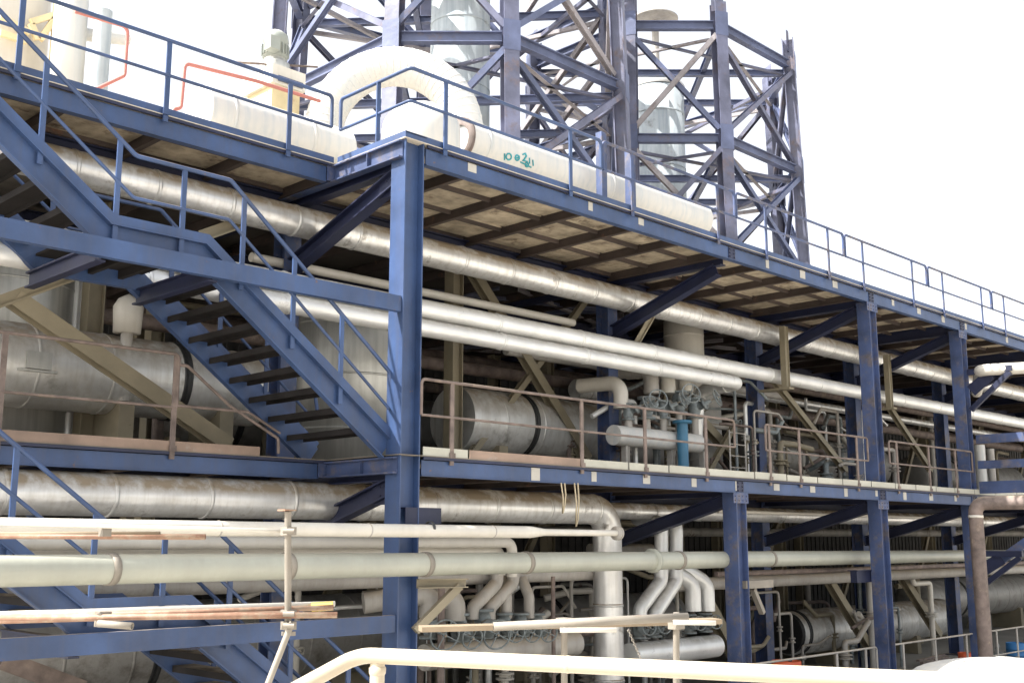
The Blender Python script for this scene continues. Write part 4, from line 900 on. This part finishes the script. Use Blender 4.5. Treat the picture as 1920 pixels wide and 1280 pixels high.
# yard clutter
def drum(label, px, py, Y, r, h, m):
    p = at(px, py, Y); t = thing('drum', label, 'drum', (p.x, Y, GZ + .06)); mb = MB()
    mb.lathe((p.x, Y, GZ + .06), (0, 0, 1), [(0, .001), (0, r), (h * .33, r), (h * .34, r + .012), (h * .36, r), (h * .66, r), (h * .67, r + .012), (h * .69, r), (h, r), (h + .01, r - .02), (h - .02, r - .03), (h - .02, .001)], 24); link('shell', mb, m, t)
    mb = MB(); mb.lathe((p.x + r * .5, Y, GZ + .06 + h - .02), (0, 0, 1), [(0, .04), (.03, .04), (.03, .001)], 10); link('bung', mb, 'dark', t)
drum('orange drum under the yard railing beside the short column', 1474, 1240, 12.6, .3, .88, 'orange')
drum('small orange drum near the foot of the rusty standpipe', 1812, 1232, 12.4, .2, .5, 'orange')
drum('blue drum right of the rusty standpipe', 1905, 1215, 12.6, .26, .5, 'blueb')
mb = MB()
for k in range(26):
    a = at(1885 + random.uniform(-28, 40), 1205, 13.0 + random.uniform(-.5, .8)); z = GZ + .06 + random.uniform(.02, .25); d = V((random.uniform(-1, 1), random.uniform(-.4, .4), random.uniform(-.1, .5))) * .5
    mb.tube([(a.x, a.y, z), V((a.x, a.y, z)) + d], random.uniform(.02, .05), 8)
o = solo('scrap_pile', mb, 'valve', 'heap of grey scrap metal past the rusty standpipe', 'scrap', at(1890, 1210, 13)); o['kind'] = 'stuff'
for px, py, l, w_ in ((1770, 1238, 'rusty flat bar stack lying in the yard before the last column', .9), (1700, 1205, 'small concrete plinth behind the tall scuffed column', .6)):
    p = atz(px, py, GZ + .2); mb = MB()
    if w_ > .8:
        for k in range(4): mb.bar((p.x - .9, p.y + .1 * k, GZ + .1 + .05 * k), (p.x + .9, p.y + .1 * k + .1, GZ + .12 + .05 * k), .09, .05)
    else: mb.lohi((p.x - .3, p.y - .3, GZ + .06), (p.x + .3, p.y + .3, GZ + .35)); mb.lohi((p.x - .2, p.y - .2, GZ + .35), (p.x + .2, p.y + .2, GZ + .42))
    solo('bar_stack' if w_ > .8 else 'plinth', mb, 'rust' if w_ > .8 else 'conc', l, 'scrap' if w_ > .8 else 'plinth', p)

# ------------------------------------------------------------------ deep inside the plant
GD = 'tan columns deep inside the plant'
proto = None
for yy in (18.6, 21.8):
    for k in range(9):
        x = 9.5 + 5.2 * k + (1.3 if yy > 20 else 0)
        if proto is None:
            proto = thing('tan_column', 'dusty tan column standing deep inside the dark plant', 'column', (x, yy, GZ + .06), GD); mb = MB(); hcol(mb, x, yy, GZ + .08, D2B - .2, .26, .26); link('shaft', mb, 'tan', proto)
            mb = MB(); mb.lohi((x - .2, yy - .2, GZ + .06), (x + .2, yy + .2, GZ + .08)); link('base_plate', mb, 'tan', proto)
        else: copy_tree(proto, None, V((x, yy, GZ + .06)) - proto.location)
deep = [((9, 19.6, 2.45), 8.5, .75, 'long dim vessel behind the stair landing, middle storey'), ((19.5, 18.9, 2.3), 6.5, .7, 'dim vessel behind the valve group, middle storey'), ((28.5, 18.6, 2.5), 8, .72, 'dim vessel behind the rusty right hand rails, middle storey'), ((40, 18.8, 2.4), 9, .7, 'farthest dim vessel of the middle storey'),
        ((6.5, 17.4, -1.7), 8, .72, 'dim vessel on the ground behind the lower stair'), ((17.2, 18.0, -2.0), 6.5, .72, 'dim vessel on the ground behind the low right header'), ((37, 17.6, -2.0), 9, .7, 'farthest dim vessel on the ground')]
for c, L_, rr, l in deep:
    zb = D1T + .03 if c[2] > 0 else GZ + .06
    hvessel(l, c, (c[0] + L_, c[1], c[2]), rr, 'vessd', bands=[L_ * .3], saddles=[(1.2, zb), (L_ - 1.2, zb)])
GP = 'dim pipes deep inside the plant'
random.seed(11)
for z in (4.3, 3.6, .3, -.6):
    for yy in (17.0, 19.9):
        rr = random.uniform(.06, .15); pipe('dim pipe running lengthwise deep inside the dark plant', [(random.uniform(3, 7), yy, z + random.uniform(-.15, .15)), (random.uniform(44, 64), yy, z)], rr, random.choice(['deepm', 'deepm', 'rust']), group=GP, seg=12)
for k in range(30):
    x = random.uniform(9, 45); yy = random.uniform(16.9, 21.0); low = k % 2; z0 = GZ + .06 if low else D1T + .03; z1 = D1B - .1 if low else D2B - .2
    rr = random.uniform(.05, .14); zz = random.uniform(z0 + 1.2, z1 - .3)
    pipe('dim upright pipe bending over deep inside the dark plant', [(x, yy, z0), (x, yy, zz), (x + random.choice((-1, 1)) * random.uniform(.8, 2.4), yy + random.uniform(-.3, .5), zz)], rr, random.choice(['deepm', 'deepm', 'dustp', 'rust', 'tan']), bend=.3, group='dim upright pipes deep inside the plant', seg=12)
GX = 'dark braces deep inside the plant'
for k in range(9):
    x = 12 + 5.2 * k
    for z0, z1 in ((D1T + .1, D2B - .3), (GZ + .1, D1B - .1)):
        brace((x, 18.45, z0), (x + 2.5, 18.45, z1), 'tan diagonal brace deep inside the dark plant', 'tan', .14, .14, GX, 'I')

a, b = lx(1700, 588, 13.3, 17.5, 52); zq = D2T + .22
pipe('low pale pipe run along the top deck behind the far guard rails', [(17.8, 13.2, zq), (52, 13.2, zq)], .15, 'white', cladded=True, sp=3)

# bolted gussets of the big braces on the corner column and bolt heads below the rail posts
for z in (5.05, .70):
    mb = MB(); mb.lohi((XA - .035, Y0 + .3, z - .22), (XA - .02, Y0 + .75, z + .12))
    for k in range(6): mb.lathe((XA - .035, Y0 + .38 + .1 * (k % 3), z - .1 + .12 * (k // 3)), (-1, 0, 0), [(0, .015), (.014, .015), (.014, .001)], 6, False)
    o = link('gusset', mb, 'navy', colA)
# little branch lines and instruments around the valves
random.seed(5)
for xq, zs in ((XB, (D1B,)), (XC, (D2B, D1B)), (XD, (D2B, D1B))):
    for z in zs:
        mb = MB(); mb.lohi((xq - .24, Y0 - .018, z - .2), (xq + .24, Y0 - .006 - .025 + .02, z - .0135))
        for k in range(8): mb.lathe((xq - .18 + .12 * (k % 4), Y0 - .018, z - .15 + .08 * (k // 4)), (0, -1, 0), [(0, .015), (.014, .015), (.014, .001)], 6, False)
        solo('gusset_plate', mb, 'bluew', {(XB, D1B): 'bolted gusset plate at the head of the short front column', (XC, D2B): 'bolted gusset plate at the top of the tall scuffed column', (XC, D1B): 'bolted gusset plate on the tall scuffed column under the middle deck', (XD, D2B): 'bolted gusset plate at the top of the column with triangular brackets', (XD, D1B): 'bolted gusset plate under the middle deck on the column with triangular brackets'}[(xq, z)], 'plate', (xq, Y0, z))
GB = 'small branch lines around the valve groups'
for k in range(120):
    lowr = k % 2; x = random.uniform(17.3, 30) if not lowr else random.uniform(10.5, 31.0); yy = random.uniform(14.0, 16.2)
    zb = GZ + .06 if lowr else D1T + .03; z1 = zb + random.uniform(.6, 2.6); rr = random.uniform(.02, .075); d = random.choice((-1, 1))
    mb = MB(); mb.tube([(x, yy, zb), (x, yy, z1), (x + d * random.uniform(.25, 1.1), yy, z1), (x + d * 1.2, yy + random.uniform(-.2, .4), z1 + random.uniform(-.5, .5))], rr, 10, bend=.1)
    zz = zb + (z1 - zb) * .6; mb.lathe((x, yy, zz), (0, 0, 1), [(-.06, rr), (-.06, rr * 2.4), (-.03, rr * 2.4), (-.03, rr * 1.5), (.03, rr * 1.5), (.03, rr * 2.4), (.06, rr * 2.4), (.06, rr)], 10)
    if k % 3 == 0: mb.ring((x, yy - .12, zz), (0, 1, .2), .07, .008, 12, 5); mb.cyl((x, yy, zz), (x, yy - .13, zz), .01, 6)
    solo('branch_line', mb, random.choice(['dustp', 'dustp', 'valve', 'alub', 'cream', 'rust', 'tan']), 'thin flanged branch line among the valves and headers', 'pipe', (x, yy, zb), GB)
